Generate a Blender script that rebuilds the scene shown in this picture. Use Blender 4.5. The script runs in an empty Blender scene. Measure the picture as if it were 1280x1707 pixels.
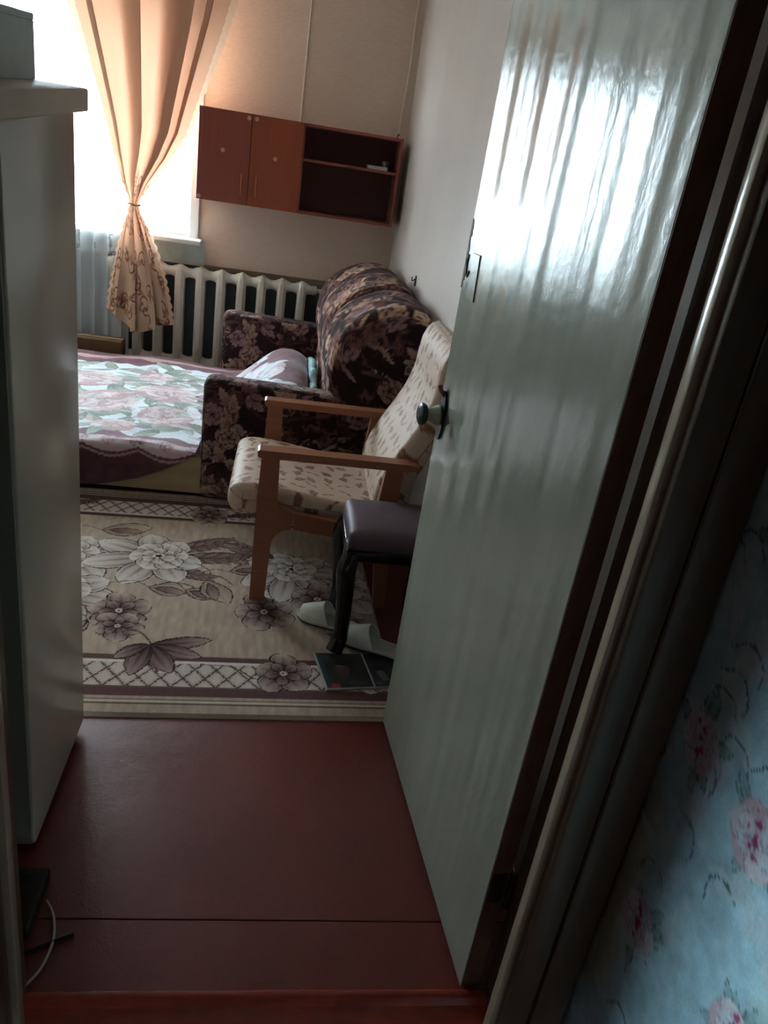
import bpy, bmesh, math, random
import numpy as np
from mathutils import Matrix, Vector

random.seed(4)
rng = np.random.default_rng(7)
scene = bpy.context.scene
COL = scene.collection
PI = math.pi

# ------------------------------------------------------------------ camera
F_PX = 1270.0
PCX, PCY = 640.0, 853.5
CAM_H = 1.5


def _dir(px, py):
    v = np.array([px - PCX, -(py - PCY), -F_PX])
    return v / np.linalg.norm(v)


_up = -_dir(181, 3730)
_yy = _dir(497, 270)
_yy = _yy - _up * (_yy @ _up)
_yy /= np.linalg.norm(_yy)
_xx = np.cross(_yy, _up)
cam_data = bpy.data.cameras.new('camera')
cam_data.sensor_fit = 'VERTICAL'
cam_data.sensor_height = 36.0
cam_data.lens = F_PX / 1707.0 * 36.0
cam_data.clip_start = 0.02
cam_data.clip_end = 200
cam = bpy.data.objects.new('camera', cam_data)
_m = Matrix(((*_xx, 0), (*_yy, 0), (*_up, CAM_H), (0, 0, 0, 1)))
cam.matrix_world = _m
COL.objects.link(cam)
scene.camera = cam

# ------------------------------------------------------------------ sky, lights, exposure
scene.view_settings.view_transform = 'Standard'
scene.view_settings.look = 'None'
scene.view_settings.gamma = 1.0
scene.view_settings.use_curve_mapping = False
scene.view_settings.exposure = 2.1

world = bpy.data.worlds.new('sky')
scene.world = world
world.use_nodes = True
_bg = world.node_tree.nodes['Background']
_bg.inputs['Color'].default_value = (0.78, 0.89, 1.0, 1)      # even, bright overcast sky
_bg.inputs['Strength'].default_value = 13.0

# portal in the window opening: guides the sky's light, gives none itself
_pl = bpy.data.lights.new('window_portal', 'AREA')
_pl.shape = 'RECTANGLE'
_pl.size = 1.8
_pl.size_y = 1.5
_po = bpy.data.objects.new('window_portal', _pl)
_po.location = (-1.505, 5.65, 1.66)
_po.rotation_euler = (-PI / 2, 0, 0)
COL.objects.link(_po)
_pl.cycles.is_portal = True
# unseen area light added to brighten the hall wallpaper, through the added side opening
_kl = bpy.data.lights.new('hall_side_light', 'AREA')
_kl.shape = 'RECTANGLE'
_kl.size = 0.22
_kl.size_y = 0.34
_kl.energy = 15
_kl.color = (0.66, 0.88, 1.0)
_ko = bpy.data.objects.new('hall_side_light', _kl)
_ko.location = (-2.3, -0.15, 1.98)
_ko.rotation_euler = (Vector((0.6, 0.35, 0.6)) - _ko.location).to_track_quat('-Z', 'Y').to_euler()
COL.objects.link(_ko)


# ------------------------------------------------------------------ helpers: colour and materials
def lin(c):
    c = np.asarray(c, float) / 255.0
    return np.where(c <= 0.04045, c / 12.92, ((c + 0.055) / 1.055) ** 2.4)


def pmat(name, col=(128, 128, 128), rough=0.55, spec=0.5, attr=False, noise=None, bump=None, bump2=None,
         metal=0.0, sheen=0.0, rough_noise=None, coat=0.0):
    """Principled material. noise / bump = (scale xyz, amount)."""
    m = bpy.data.materials.new(name)
    m.use_nodes = True
    nt = m.node_tree
    N, L = nt.nodes, nt.links
    b = N['Principled BSDF']
    b.inputs['Roughness'].default_value = rough
    b.inputs['Specular IOR Level'].default_value = spec
    b.inputs['Metallic'].default_value = metal
    if sheen:
        b.inputs['Sheen Weight'].default_value = sheen
    if coat:
        b.inputs['Coat Weight'].default_value = coat
        b.inputs['Coat Roughness'].default_value = 0.15
    tc = N.new('ShaderNodeTexCoord')
    if attr:
        a = N.new('ShaderNodeAttribute')
        a.attribute_name = 'Col'
        cs = a.outputs['Color']
    else:
        rgb = N.new('ShaderNodeRGB')
        rgb.outputs[0].default_value = (*lin(col), 1)
        cs = rgb.outputs[0]

    def noise_out(scale, detail=4.0):
        mp = N.new('ShaderNodeMapping')
        mp.inputs['Scale'].default_value = scale
        L.new(tc.outputs['Object'], mp.inputs['Vector'])
        n = N.new('ShaderNodeTexNoise')
        n.inputs['Scale'].default_value = 1.0
        n.inputs['Detail'].default_value = detail
        L.new(mp.outputs[0], n.inputs['Vector'])
        return n.outputs['Fac']
    if noise:
        for sc, amt in (noise if isinstance(noise[0][0], (tuple, list)) else [noise]):
            f = noise_out(sc)
            mr = N.new('ShaderNodeMapRange')
            mr.inputs['From Min'].default_value = 0.3
            mr.inputs['From Max'].default_value = 0.7
            mr.inputs['To Min'].default_value = 1 - amt
            mr.inputs['To Max'].default_value = 1 + amt * 0.5
            L.new(f, mr.inputs['Value'])
            mul = N.new('ShaderNodeMix')
            mul.data_type = 'RGBA'
            mul.blend_type = 'MULTIPLY'
            mul.inputs['Factor'].default_value = 1.0
            L.new(cs, mul.inputs[6])
            L.new(mr.outputs[0], mul.inputs[7])
            cs = mul.outputs[2]
    L.new(cs, b.inputs['Base Color'])
    if rough_noise:
        sc, amt = rough_noise
        f = noise_out(sc)
        mr = N.new('ShaderNodeMapRange')
        mr.inputs['To Min'].default_value = max(0.02, rough - amt)
        mr.inputs['To Max'].default_value = rough + amt
        L.new(f, mr.inputs['Value'])
        L.new(mr.outputs[0], b.inputs['Roughness'])
    prev = None
    for bp in (bump, bump2):
        if bp:
            sc, st = bp[0], bp[1]
            f = noise_out(sc, bp[2] if len(bp) > 2 else 3.0)
            bn = N.new('ShaderNodeBump')
            bn.inputs['Strength'].default_value = 1.0
            bn.inputs['Distance'].default_value = st
            L.new(f, bn.inputs['Height'])
            if prev:
                L.new(prev, bn.inputs['Normal'])
            prev = bn.outputs['Normal']
    if prev:
        L.new(prev, b.inputs['Normal'])
    return m


def cloth_mat(name, col=(200, 200, 200), attr=False, trans=0.5, clear=0.0):
    """Thin woven cloth: diffuse + light passing through it (+ open weave)."""
    m = bpy.data.materials.new(name)
    m.use_nodes = True
    nt = m.node_tree
    N, L = nt.nodes, nt.links
    N.remove(N['Principled BSDF'])
    out = N['Material Output']
    d = N.new('ShaderNodeBsdfDiffuse')
    t = N.new('ShaderNodeBsdfTranslucent')
    if attr:
        a = N.new('ShaderNodeAttribute')
        a.attribute_name = 'Col'
        L.new(a.outputs['Color'], d.inputs['Color'])
        L.new(a.outputs['Color'], t.inputs['Color'])
    else:
        d.inputs['Color'].default_value = (*lin(col), 1)
        t.inputs['Color'].default_value = (*lin(col), 1)
    mx = N.new('ShaderNodeMixShader')
    mx.inputs[0].default_value = trans
    L.new(d.outputs[0], mx.inputs[1])
    L.new(t.outputs[0], mx.inputs[2])
    res = mx.outputs[0]
    if clear:
        tr = N.new('ShaderNodeBsdfTransparent')
        m2 = N.new('ShaderNodeMixShader')
        m2.inputs[0].default_value = clear
        L.new(res, m2.inputs[1])
        L.new(tr.outputs[0], m2.inputs[2])
        res = m2.outputs[0]
    L.new(res, out.inputs['Surface'])
    return m


def glass_mat(name):
    m = bpy.data.materials.new(name)
    m.use_nodes = True
    nt = m.node_tree
    N, L = nt.nodes, nt.links
    N.remove(N['Principled BSDF'])
    tr = N.new('ShaderNodeBsdfTransparent')
    tr.inputs['Color'].default_value = (0.93, 0.97, 0.97, 1)
    g = N.new('ShaderNodeBsdfGlossy')
    g.inputs['Roughness'].default_value = 0.02
    mx = N.new('ShaderNodeMixShader')
    mx.inputs[0].default_value = 0.06
    L.new(tr.outputs[0], mx.inputs[1])
    L.new(g.outputs[0], mx.inputs[2])
    L.new(mx.outputs[0], N['Material Output'].inputs['Surface'])
    return m


# ------------------------------------------------------------------ helpers: objects
ORG = {}


def tag(o, label=None, cat=None, group=None, kind=None):
    if label:
        o['label'] = label
    if cat:
        o['category'] = cat
    if group:
        o['group'] = group
    if kind:
        o['kind'] = kind
    return o


def thing(name, loc, label, cat, group=None, kind=None):
    o = bpy.data.objects.new(name, None)
    o.empty_display_size = 0.05
    COL.objects.link(o)
    o.location = loc
    ORG[o.name] = np.array(loc, float)
    return tag(o, label, cat, group, kind)


def link_mesh(name, me, mat, parent=None, org=None):
    """me has world coordinates; shift it to the parent's (or its own base) origin."""
    n = len(me.vertices)
    co = np.empty(n * 3)
    me.vertices.foreach_get('co', co)
    co = co.reshape(-1, 3)
    if parent is not None:
        o3 = ORG[parent.name]
    elif org is not None:
        o3 = np.array(org, float)
    else:
        mn, mx = co.min(0), co.max(0)
        o3 = np.array([(mn[0] + mx[0]) / 2, (mn[1] + mx[1]) / 2, mn[2]])
    co -= o3
    me.vertices.foreach_set('co', co.ravel())
    me.update()
    o = bpy.data.objects.new(name, me)
    COL.objects.link(o)
    if parent is not None:
        o.parent = parent
    else:
        o.location = o3
    ORG[o.name] = o3
    if mat is not None:
        me.materials.append(mat)
    return o


class MB:
    """collects shapes (world coordinates) for ONE mesh"""

    def __init__(self):
        self.v, self.f = [], []

    def add(self, vs, fs):
        b = len(self.v)
        self.v += [tuple(map(float, p)) for p in vs]
        self.f += [tuple(b + i for i in q) for q in fs]
        return self

    def box(self, x0, x1, y0, y1, z0, z1, bev=0.0, seg=2, fn=None):
        bm = bmesh.new()
        bmesh.ops.create_cube(bm, size=1.0)
        for v in bm.verts:
            v.co = Vector((x0 + (v.co.x + .5) * (x1 - x0), y0 + (v.co.y + .5) * (y1 - y0), z0 + (v.co.z + .5) * (z1 - z0)))
        if bev:
            bmesh.ops.bevel(bm, geom=bm.edges[:], offset=bev, segments=seg, profile=0.5, affect='EDGES')
        bm.verts.index_update()
        vs = [fn(*v.co) if fn else tuple(v.co) for v in bm.verts]
        fs = [[v.index for v in f.verts] for f in bm.faces]
        bm.free()
        return self.add(vs, fs)

    def prism(self, prof, a0, a1, axis='y', fn=None):
        """profile polygon extruded along an axis; prof = (x,z) for y, (y,z) for x, (x,y) for z"""
        n = len(prof)
        vs = []
        for a in (a0, a1):
            for p, q in prof:
                w = {'y': (p, a, q), 'x': (a, p, q), 'z': (p, q, a)}[axis]
                vs.append(fn(*w) if fn else w)
        fs = [[i, (i + 1) % n, n + (i + 1) % n, n + i] for i in range(n)]
        fs += [list(range(n))[::-1], list(range(n, 2 * n))]
        return self.add(vs, fs)

    def tube(self, pts, r, n=8, cap=True):
        pts = [np.array(p, float) for p in pts]
        rs = r if isinstance(r, (list, tuple)) else [r] * len(pts)
        vs, fs = [], []
        prev = None
        for i, p in enumerate(pts):
            t = pts[min(i + 1, len(pts) - 1)] - pts[max(i - 1, 0)]
            t = t / (np.linalg.norm(t) + 1e-9)
            if prev is None:
                h = np.array([0, 0, 1.]) if abs(t[2]) < .9 else np.array([1., 0, 0])
                a = np.cross(t, h)
            else:
                a = prev - t * (prev @ t)
            a /= np.linalg.norm(a)
            prev = a
            b = np.cross(t, a)
            for k in range(n):
                w = 2 * PI * k / n
                vs.append(p + rs[i] * (math.cos(w) * a + math.sin(w) * b))
        for i in range(len(pts) - 1):
            for k in range(n):
                fs.append([i * n + k, i * n + (k + 1) % n, (i + 1) * n + (k + 1) % n, (i + 1) * n + k])
        if cap:
            fs.append(list(range(n))[::-1])
            fs.append([(len(pts) - 1) * n + k for k in range(n)])
        return self.add(vs, fs)

    def lathe(self, prof, base, axis, n=24):
        """prof = (radius, height along axis)"""
        ax = np.array(axis, float)
        ax /= np.linalg.norm(ax)
        h = np.array([0, 0, 1.]) if abs(ax[2]) < .9 else np.array([1., 0, 0])
        a = np.cross(ax, h)
        a /= np.linalg.norm(a)
        b = np.cross(ax, a)
        base = np.array(base, float)
        vs, fs = [], []
        for r, z in prof:
            for k in range(n):
                w = 2 * PI * k / n
                vs.append(base + ax * z + r * (math.cos(w) * a + math.sin(w) * b))
        for i in range(len(prof) - 1):
            for k in range(n):
                fs.append([i * n + k, i * n + (k + 1) % n, (i + 1) * n + (k + 1) % n, (i + 1) * n + k])
        fs.append(list(range(n))[::-1])
        fs.append([(len(prof) - 1) * n + k for k in range(n)])
        return self.add(vs, fs)

    def build(self, name, mat, parent=None, smooth=False, org=None):
        me = bpy.data.meshes.new(name)
        me.from_pydata(self.v, [], self.f)
        bm = bmesh.new()
        bm.from_mesh(me)
        bmesh.ops.recalc_face_normals(bm, faces=bm.faces[:])
        bm.to_mesh(me)
        bm.free()
        if smooth:
            me.polygons.foreach_set('use_smooth', [True] * len(me.polygons))
            me.set_sharp_from_angle(angle=math.radians(38))
        return link_mesh(name, me, mat, parent, org)


def grid_obj(name, grids, mat, parent=None, smooth=True, org=None, weld=False):
    """grids: list of (P[nu,nv,3], C[nu,nv,3] linear or None); one mesh with colour attribute Col"""
    Vs, Cs, Fs, base = [], [], [], 0
    for P, C in grids:
        nu, nv = P.shape[:2]
        Vs.append(P.reshape(-1, 3))
        Cs.append((C if C is not None else np.ones_like(P)).reshape(-1, 3))
        i = np.arange(nu * nv).reshape(nu, nv) + base
        Fs.append(np.stack([i[:-1, :-1], i[1:, :-1], i[1:, 1:], i[:-1, 1:]], -1).reshape(-1, 4))
        base += nu * nv
    V, C, Fq = np.concatenate(Vs), np.concatenate(Cs), np.concatenate(Fs)
    me = bpy.data.meshes.new(name)
    me.vertices.add(len(V))
    me.vertices.foreach_set('co', V.astype(np.float32).ravel())
    me.loops.add(len(Fq) * 4)
    me.loops.foreach_set('vertex_index', Fq.astype(np.int32).ravel())
    me.polygons.add(len(Fq))
    me.polygons.foreach_set('loop_start', np.arange(0, len(Fq) * 4, 4, dtype=np.int32))
    me.polygons.foreach_set('loop_total', np.full(len(Fq), 4, dtype=np.int32))
    me.update(calc_edges=True)
    at = me.color_attributes.new('Col', 'FLOAT_COLOR', 'POINT')
    at.data.foreach_set('color', np.concatenate([C, np.ones((len(C), 1))], 1).astype(np.float32).ravel())
    if weld:
        bm = bmesh.new()
        bm.from_mesh(me)
        bmesh.ops.remove_doubles(bm, verts=bm.verts[:], dist=2e-4)
        bmesh.ops.recalc_face_normals(bm, faces=bm.faces[:])
        bm.to_mesh(me)
        bm.free()
    if smooth:
        me.polygons.foreach_set('use_smooth', [True] * len(me.polygons))
    me.validate()
    return link_mesh(name, me, mat, parent, org)


def rbox_grids(c, h, r, step, colour, deform=None):
    """rounded box: centre c, half sizes h, edge radius r, as six grids coloured by colour(P, axis)"""
    out = []
    c, h = np.array(c, float), np.array(h, float)
    inner = h - r
    for ax in range(3):
        u, v = [(1, 2), (0, 2), (0, 1)][ax]
        nu = max(6, int(2 * h[u] / step))
        nv = max(6, int(2 * h[v] / step))
        # finer towards the rounded edges
        A, B = np.meshgrid(np.linspace(-h[u], h[u], nu), np.linspace(-h[v], h[v], nv), indexing='ij')
        for s in (-1, 1):
            P = np.zeros(A.shape + (3,))
            P[..., u], P[..., v], P[..., ax] = A, B, s * h[ax]
            Q = np.clip(P, -inner, inner)
            D = P - Q
            nrm = np.linalg.norm(D, axis=-1, keepdims=True)
            P2 = Q + D / np.maximum(nrm, 1e-9) * r
            W = P2 + c
            Cc = colour(W, ax)
            if deform is not None:
                W = deform(W)
            out.append((W, Cc))
    return out


def loft_grid(prof_fn, us, vs):
    """prof_fn(U,V)->P"""
    U, V = np.meshgrid(us, vs, indexing='ij')
    return prof_fn(U, V), U, V


def smooth_curve(pts, n, closed=False):
    """Catmull-Rom resample of 2D/3D points, even in arc length"""
    p = np.array(pts, float)
    if closed:
        p = np.vstack([p[-1], p, p[0], p[1]])
    else:
        p = np.vstack([2 * p[0] - p[1], p, 2 * p[-1] - p[-2]])
    res = []
    for i in range(1, len(p) - 2):
        t = np.linspace(0, 1, 24, endpoint=False)[:, None]
        a, b, c, d = p[i - 1], p[i], p[i + 1], p[i + 2]
        res.append(.5 * (2 * b + (c - a) * t + (2 * a - 5 * b + 4 * c - d) * t ** 2 + (3 * b - a - 3 * c + d) * t ** 3))
    res.append(p[-2][None])
    q = np.concatenate(res)
    s = np.concatenate([[0], np.cumsum(np.linalg.norm(np.diff(q, axis=0), axis=1))])
    t = np.linspace(0, s[-1], n)
    return np.stack([np.interp(t, s, q[:, k]) for k in range(q.shape[1])], 1)


# ------------------------------------------------------------------ helpers: printed patterns, drawn shape by shape
def vnoise(x, y, seed=0):
    """smooth value noise"""
    r = np.random.default_rng(seed)
    T = r.random((64, 64))
    xi, yi = np.floor(x).astype(int), np.floor(y).astype(int)
    fx, fy = x - xi, y - yi
    fx, fy = fx * fx * (3 - 2 * fx), fy * fy * (3 - 2 * fy)
    a, b = T[xi % 64, yi % 64], T[(xi + 1) % 64, yi % 64]
    c, d = T[xi % 64, (yi + 1) % 64], T[(xi + 1) % 64, (yi + 1) % 64]
    return (a * (1 - fx) + b * fx) * (1 - fy) + (c * (1 - fx) + d * fx) * fy


class Canvas:
    def __init__(self, w, h, res, base):
        self.res = res
        self.nx, self.ny = int(w / res) + 1, int(h / res) + 1
        self.a = np.empty((self.nx, self.ny, 3))
        self.a[:] = base
        self.X, self.Y = np.meshgrid(np.arange(self.nx) * res, np.arange(self.ny) * res, indexing='ij')

    def win(self, x, y, r):
        i0, i1 = max(0, int((x - r) / self.res)), min(self.nx, int((x + r) / self.res) + 2)
        j0, j1 = max(0, int((y - r) / self.res)), min(self.ny, int((y + r) / self.res) + 2)
        if i1 <= i0 or j1 <= j0:
            return None
        s = (slice(i0, i1), slice(j0, j1))
        return s, self.X[s] - x, self.Y[s] - y

    def put(self, s, mask, col, alpha=1.0):
        a = self.a[s]
        k = (mask * alpha)[..., None]
        a[:] = a * (1 - k) + np.asarray(col, float) * k

    def petal(self, x, y, ang, L, W, c0, c1, line=None, lw=0.003, streak=0.0, alpha=1.0, shape=0.75, skew=1.0, bend=0.0):
        w = self.win(x, y, L + W)
        if w is None:
            return
        s, dx, dy = w
        u = (dx * math.cos(ang) + dy * math.sin(ang)) / L
        v = (-dx * math.sin(ang) + dy * math.cos(ang))
        v = v - bend * L * u * u
        uu = np.clip(u, 1e-4, 1 - 1e-4)
        prof = np.sin(PI * uu ** skew) ** shape * W / 2
        d = prof - np.abs(v)
        inside = (u > 0) & (u < 1) & (d > 0)
        t = np.clip(u, 0, 1)[..., None]
        col = np.asarray(c0, float) * (1 - t) + np.asarray(c1, float) * t
        if streak:
            q = np.cos(v / np.maximum(prof, 1e-4) * 9) * (1 - t[..., 0])
            col = col * (1 - streak * np.clip(q, 0, 1))[..., None]
        self.put(s, inside, col, alpha)
        if line is not None:
            self.put(s, inside & (d < lw), line, alpha)

    def disc(self, x, y, r, c, alpha=1.0, r_in=0.0):
        w = self.win(x, y, r)
        if w is None:
            return
        s, dx, dy = w
        q = np.hypot(dx, dy)
        self.put(s, (q < r) & (q >= r_in), c, alpha)

    def rect(self, x, y, ang, hw, hh, c, alpha=1.0, lw=None):
        w = self.win(x, y, math.hypot(hw, hh))
        if w is None:
            return
        s, dx, dy = w
        u = np.abs(dx * math.cos(ang) + dy * math.sin(ang))
        v = np.abs(-dx * math.sin(ang) + dy * math.cos(ang))
        m = (u < hw) & (v < hh)
        if lw:
            m &= (u > hw - lw) | (v > hh - lw)
        self.put(s, m, c, alpha)

    def stroke(self, pts, w, c, alpha=1.0):
        q = smooth_curve(pts, max(8, int(60 * len(pts) / 3)))
        for x, y in q:
            self.disc(x, y, w / 2, c, alpha)

    def flower(self, x, y, R, n, c_in, c_out, line, rot=0.0, layers=2, centre=None, lw=0.003, wide=0.8, streak=.35):
        for k in range(layers):
            r = R * (1 - .42 * k)
            for i in range(n):
                a = rot + 2 * PI * (i + .5 * k) / n
                self.petal(x, y, a, r, r * wide * 2 * math.sin(PI / n) * 1.25, c_in, c_out, line, lw, streak, shape=.6, skew=1.5)
        if centre is not None:
            self.disc(x, y, R * .14, centre)

    def rose(self, x, y, R, cols, line, seed=0, lw=.002):
        r = random.Random(seed)
        k = 0
        q = R
        while q > R * .15:
            n = 6 if q > R * .6 else 4
            o = r.random() * 6
            for i in range(n):
                c = cols[(k + i) % len(cols)]
                a = o + 2 * PI * i / n
                self.petal(x + .05 * q * math.cos(a), y + .05 * q * math.sin(a), a, q, q * 1.05, c, cols[(k + i + 1) % len(cols)], line, lw, .2, shape=.5, skew=1.8)
            k += 1
            q *= .7

    def sample(self, x, y, wrap=False):
        i = np.rint(np.asarray(x) / self.res).astype(int)
        j = np.rint(np.asarray(y) / self.res).astype(int)
        if wrap:
            i, j = i % self.nx, j % self.ny
        else:
            i, j = np.clip(i, 0, self.nx - 1), np.clip(j, 0, self.ny - 1)
        return lin(np.clip(self.a[i, j], 0, 255))


# ------------------------------------------------------------------ dimensions of the place (metres)
XR = 0.68          # right wall of the room
XL = -2.6          # left wall of the room
YB = 5.42          # back wall with the window
ZC = 2.58          # ceiling
YF0, YF1 = 0.897, 0.99   # partition with the doorway
XH = 0.652         # right wall of the hall

# ------------------------------------------------------------------ materials
M = {}
M['wall_back'] = pmat('beige_wallpaper', (222, 196, 177), .7, .3, noise=[((30, 30, 260), .09), ((1.5, 1.5, 1.5), .06)], bump=((40, 40, 300), .0006))
M['wall_right'] = pmat('pale_grey_wallpaper', (212, 200, 192), .38, .45, noise=[((9, 3, .7), .05), ((60, 60, 60), .04)], bump=((20, 9, 1.2), .0012))
M['wall_plain'] = pmat('cream_wall', (214, 206, 192), .7, .3, noise=((3, 3, 3), .06))
M['ceiling'] = pmat('whitewash', (226, 223, 217), .85, .2, noise=((4, 4, 4), .04))
M['hall_plain'] = pmat('hall_plaster', (96, 88, 78), .8, .2, noise=((4, 4, 4), .1))
M['lower_paint'] = pmat('teal_oil_paint', (186, 200, 194), .4, .5, noise=[((12, 12, 12), .16), ((3, 3, 3), .12)], bump=((30, 30, 30), .001))
M['brown_band'] = pmat('bare_brown_strip', (136, 116, 102), .75, .3, noise=((14, 14, 40), .16))
M['floor'] = pmat('red_brown_floor_paint', (112, 44, 36), .33, .5, noise=[((5, 5, 5), .12), ((70, 70, 70), .1)], bump=((22, 22, 22), .0009), bump2=((160, 160, 160), .0005), rough_noise=((6, 6, 6), .1))
M['threshold'] = pmat('worn_threshold_paint', (156, 62, 46), .26, .5, noise=[((8, 40, 40), .2), ((40, 40, 40), .12)], bump=((20, 60, 60), .0015))
M['door'] = pmat('glossy_grey_green_door_paint', (160, 165, 150), .18, .5, noise=[((1, 14, .7), .05), ((1, 60, 3), .03)], bump=((1, 12, .3), .0085, 0.8), bump2=((70, 70, 45), .0005), rough_noise=((3, 16, 2), .05))
M['frame'] = pmat('olive_brown_frame_paint', (96, 80, 60), .35, .5, noise=[((30, 30, 2), .22), ((60, 60, 9), .12)], bump=((50, 50, 5), .001))
M['frame_edge'] = pmat('cream_window_lit_edge', (186, 174, 150), .16, .5, noise=((40, 40, 5), .14), bump=((60, 60, 8), .0003))  # lighter than the frame: window light on this edge put into its colour
M['white_paint'] = pmat('white_oil_paint', (226, 227, 222), .35, .5, noise=((15, 15, 15), .05))
M['radiator'] = pmat('ivory_radiator_enamel', (222, 214, 200), .32, .5, noise=((18, 18, 18), .07), bump=((35, 35, 35), .0008))
M['cab_side'] = pmat('cherry_chipboard', (138, 72, 58), .42, .5, noise=[((40, 40, 5), .12), ((6, 6, 1), .08)])
M['cab_door_a'] = pmat('cherry_door_veneer', (142, 70, 54), .36, .5, noise=[((60, 60, 3), .1), ((12, 12, 1.5), .1)])
M['cab_door_b'] = pmat('warm_cherry_door_veneer', (152, 74, 44), .36, .5, noise=[((60, 60, 3), .1), ((12, 12, 1.5), .1)])
M['cab_back'] = pmat('dark_fibreboard', (84, 52, 48), .7, .3, noise=((30, 30, 30), .1))
M['handle_wood'] = pmat('light_wood_handle', (170, 96, 62), .4, .5)
M['sticker'] = pmat('clear_pale_sticker', (196, 150, 132), .3, .5)
M['chair_wood'] = pmat('varnished_beech', (152, 96, 70), .34, .5, noise=[((4, 60, 60), .1), ((2, 14, 14), .08)])
M['panel'] = pmat('pale_grey_enamel', (206, 200, 186), .22, .5, noise=((3, 3, 3), .04), bump=((3, 3, 2), .0012))
M['panel_top'] = pmat('dusty_pink_top', (224, 206, 188), .5, .4, noise=((10, 10, 10), .06))
M['panel_back'] = pmat('grey_green_back', (150, 154, 140), .6, .3, noise=((8, 8, 3), .1))
M['carton'] = pmat('grey_white_carton', (205, 214, 214), .7, .3, noise=((30, 30, 30), .05))
M['black_metal'] = pmat('black_iron', (26, 25, 26), .32, .5, noise=((40, 40, 40), .2))
M['dark_metal'] = pmat('worn_dark_chrome', (60, 66, 70), .25, .5, metal=.8, noise=((60, 60, 60), .3))
M['chrome'] = pmat('chrome_strip', (190, 205, 210), .18, .5, metal=1.0)
M['bare_wood'] = pmat('chipped_bare_wood', (112, 82, 64), .6, .3, noise=((60, 60, 20), .3))
M['sofa'] = pmat('tapestry', rough=.9, spec=.2, attr=True, noise=((420, 420, 420), .16), sheen=.06)
M['rug'] = pmat('woven_rug', rough=.95, spec=.1, attr=True, noise=[((500, 500, 500), .16), ((160, 26, 50), .09)])
M['blanket'] = pmat('printed_plush', rough=.75, spec=.3, attr=True, noise=((300, 300, 300), .1), sheen=.3, bump=((26, 26, 26), .004))
M['chair_fabric'] = pmat('flowered_upholstery', rough=.55, spec=.35, attr=True, noise=((350, 350, 350), .07))
M['hall_paper'] = pmat('rose_wallpaper', rough=.6, spec=.3, attr=True, noise=[((40, 40, 40), .14), ((200, 200, 200), .1)], bump=((120, 120, 120), .0006))
M['print'] = pmat('glossy_print', rough=.28, spec=.5, attr=True)
M['paper'] = pmat('paper_edges', (196, 194, 188), .8, .2, noise=((1, 1, 900), .2))
M['stool_top'] = pmat('mauve_grey_leatherette', (98, 80, 88), .5, .4, noise=((40, 40, 40), .08), bump=((250, 250, 250), .0003))
M['stool_black'] = pmat('black_lacquer', (15, 13, 13), .22, .5)
M['slipper'] = pmat('white_terry', (226, 226, 214), .9, .15, noise=((120, 120, 120), .08), bump=((260, 260, 260), .0008))
M['slipper_sole'] = pmat('pale_sole', (208, 210, 198), .8, .2, noise=((90, 90, 90), .08))
M['slipper_under'] = pmat('dark_sole_edge', (60, 58, 54), .8, .2)
M['bed_board'] = pmat('cream_bed_board', (186, 164, 128), .6, .3, noise=[((3, 20, 20), .1), ((14, 14, 14), .06)])
M['mattress'] = pmat('plain_ticking', (150, 120, 110), .9, .2)
M['teal_cloth'] = pmat('pale_teal_cotton', (158, 192, 194), .85, .2, noise=((60, 20, 60), .1))
M['brown_box'] = pmat('brown_cardboard', (104, 76, 54), .85, .2, noise=((20, 20, 20), .16))
M['cord_light'] = pmat('pale_cord', (238, 222, 200), .7, .2)
M['cable_white'] = pmat('white_cable', (190, 178, 174), .5, .4)
M['cable_dark'] = pmat('dark_cable', (30, 26, 24), .5, .4)
M['curtain'] = cloth_mat('peach_curtain_cloth', attr=True, trans=.2)
M['tulle'] = cloth_mat('sheer_tulle', attr=True, trans=.3, clear=.5)
M['glass'] = glass_mat('window_glass')
M['ground'] = pmat('pale_ground', (150, 152, 150), .9, .2, noise=((1, 1, 1), .1))
M['white_plastic'] = pmat('white_plastic', (214, 214, 206), .4, .4)


# ================================================================== THE SETTING
def struct(o):
    o['kind'] = 'structure'
    return o


# --- ground outside
struct(MB().box(-40, 30, -20, 60, -1.1, -1.0).build('ground', M['ground']))

# --- floor: painted fibreboard sheets over a base
floor = struct(MB().box(XL - .1, XR + .12, YF0 - .01, YB + .12, -.06, -.006).build('floor', M['floor']))
for x0, x1, y0, y1 in ((XL, XR, YF1 - .012, 1.1517), (XL, XR, 1.1533, 2.70), (XL, XR, 2.704, 4.1), (XL, XR, 4.104, YB)):
    MB().box(x0, x1, y0, y1, -.006, 0.0, bev=.0015, seg=1).build('floor_sheet', M['floor'], floor)
struct(MB().box(-2.9, XH + .1, -2.1, YF0 - .011, -.08, -.012).build('floor_hall', M['floor']))

# --- ceiling
struct(MB().box(XL - .1, XR + .12, YF0, YB + .12, ZC, ZC + .1).build('ceiling', M['ceiling']))
struct(MB().box(-2.9, XH + .1, -2.1, YF0, ZC + .35, ZC + .45).build('ceiling_hall', M['hall_plain']))

# --- back wall with the window opening
WX0, WX1, WZ0, WZ1 = -2.35, -.66, .95, 2.38
wb = MB()
wb.box(XL - .1, WX0, YB, YB + .22, 0, ZC)
wb.box(WX1, XR + .12, YB, YB + .22, 0, ZC)
wb.box(WX0, WX1, YB, YB + .22, 0, WZ0)
wb.box(WX0, WX1, YB, YB + .22, WZ1, ZC)
wall_back = struct(wb.build('wall_back', M['wall_back']))
struct(MB().box(XR, XR + .12, YF0, YB, 0, ZC).build('wall_right', M['wall_right']))
struct(MB().box(XL - .2, XL, YF0, YB + .2, 0, ZC).build('wall_left', M['wall_plain']))
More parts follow.
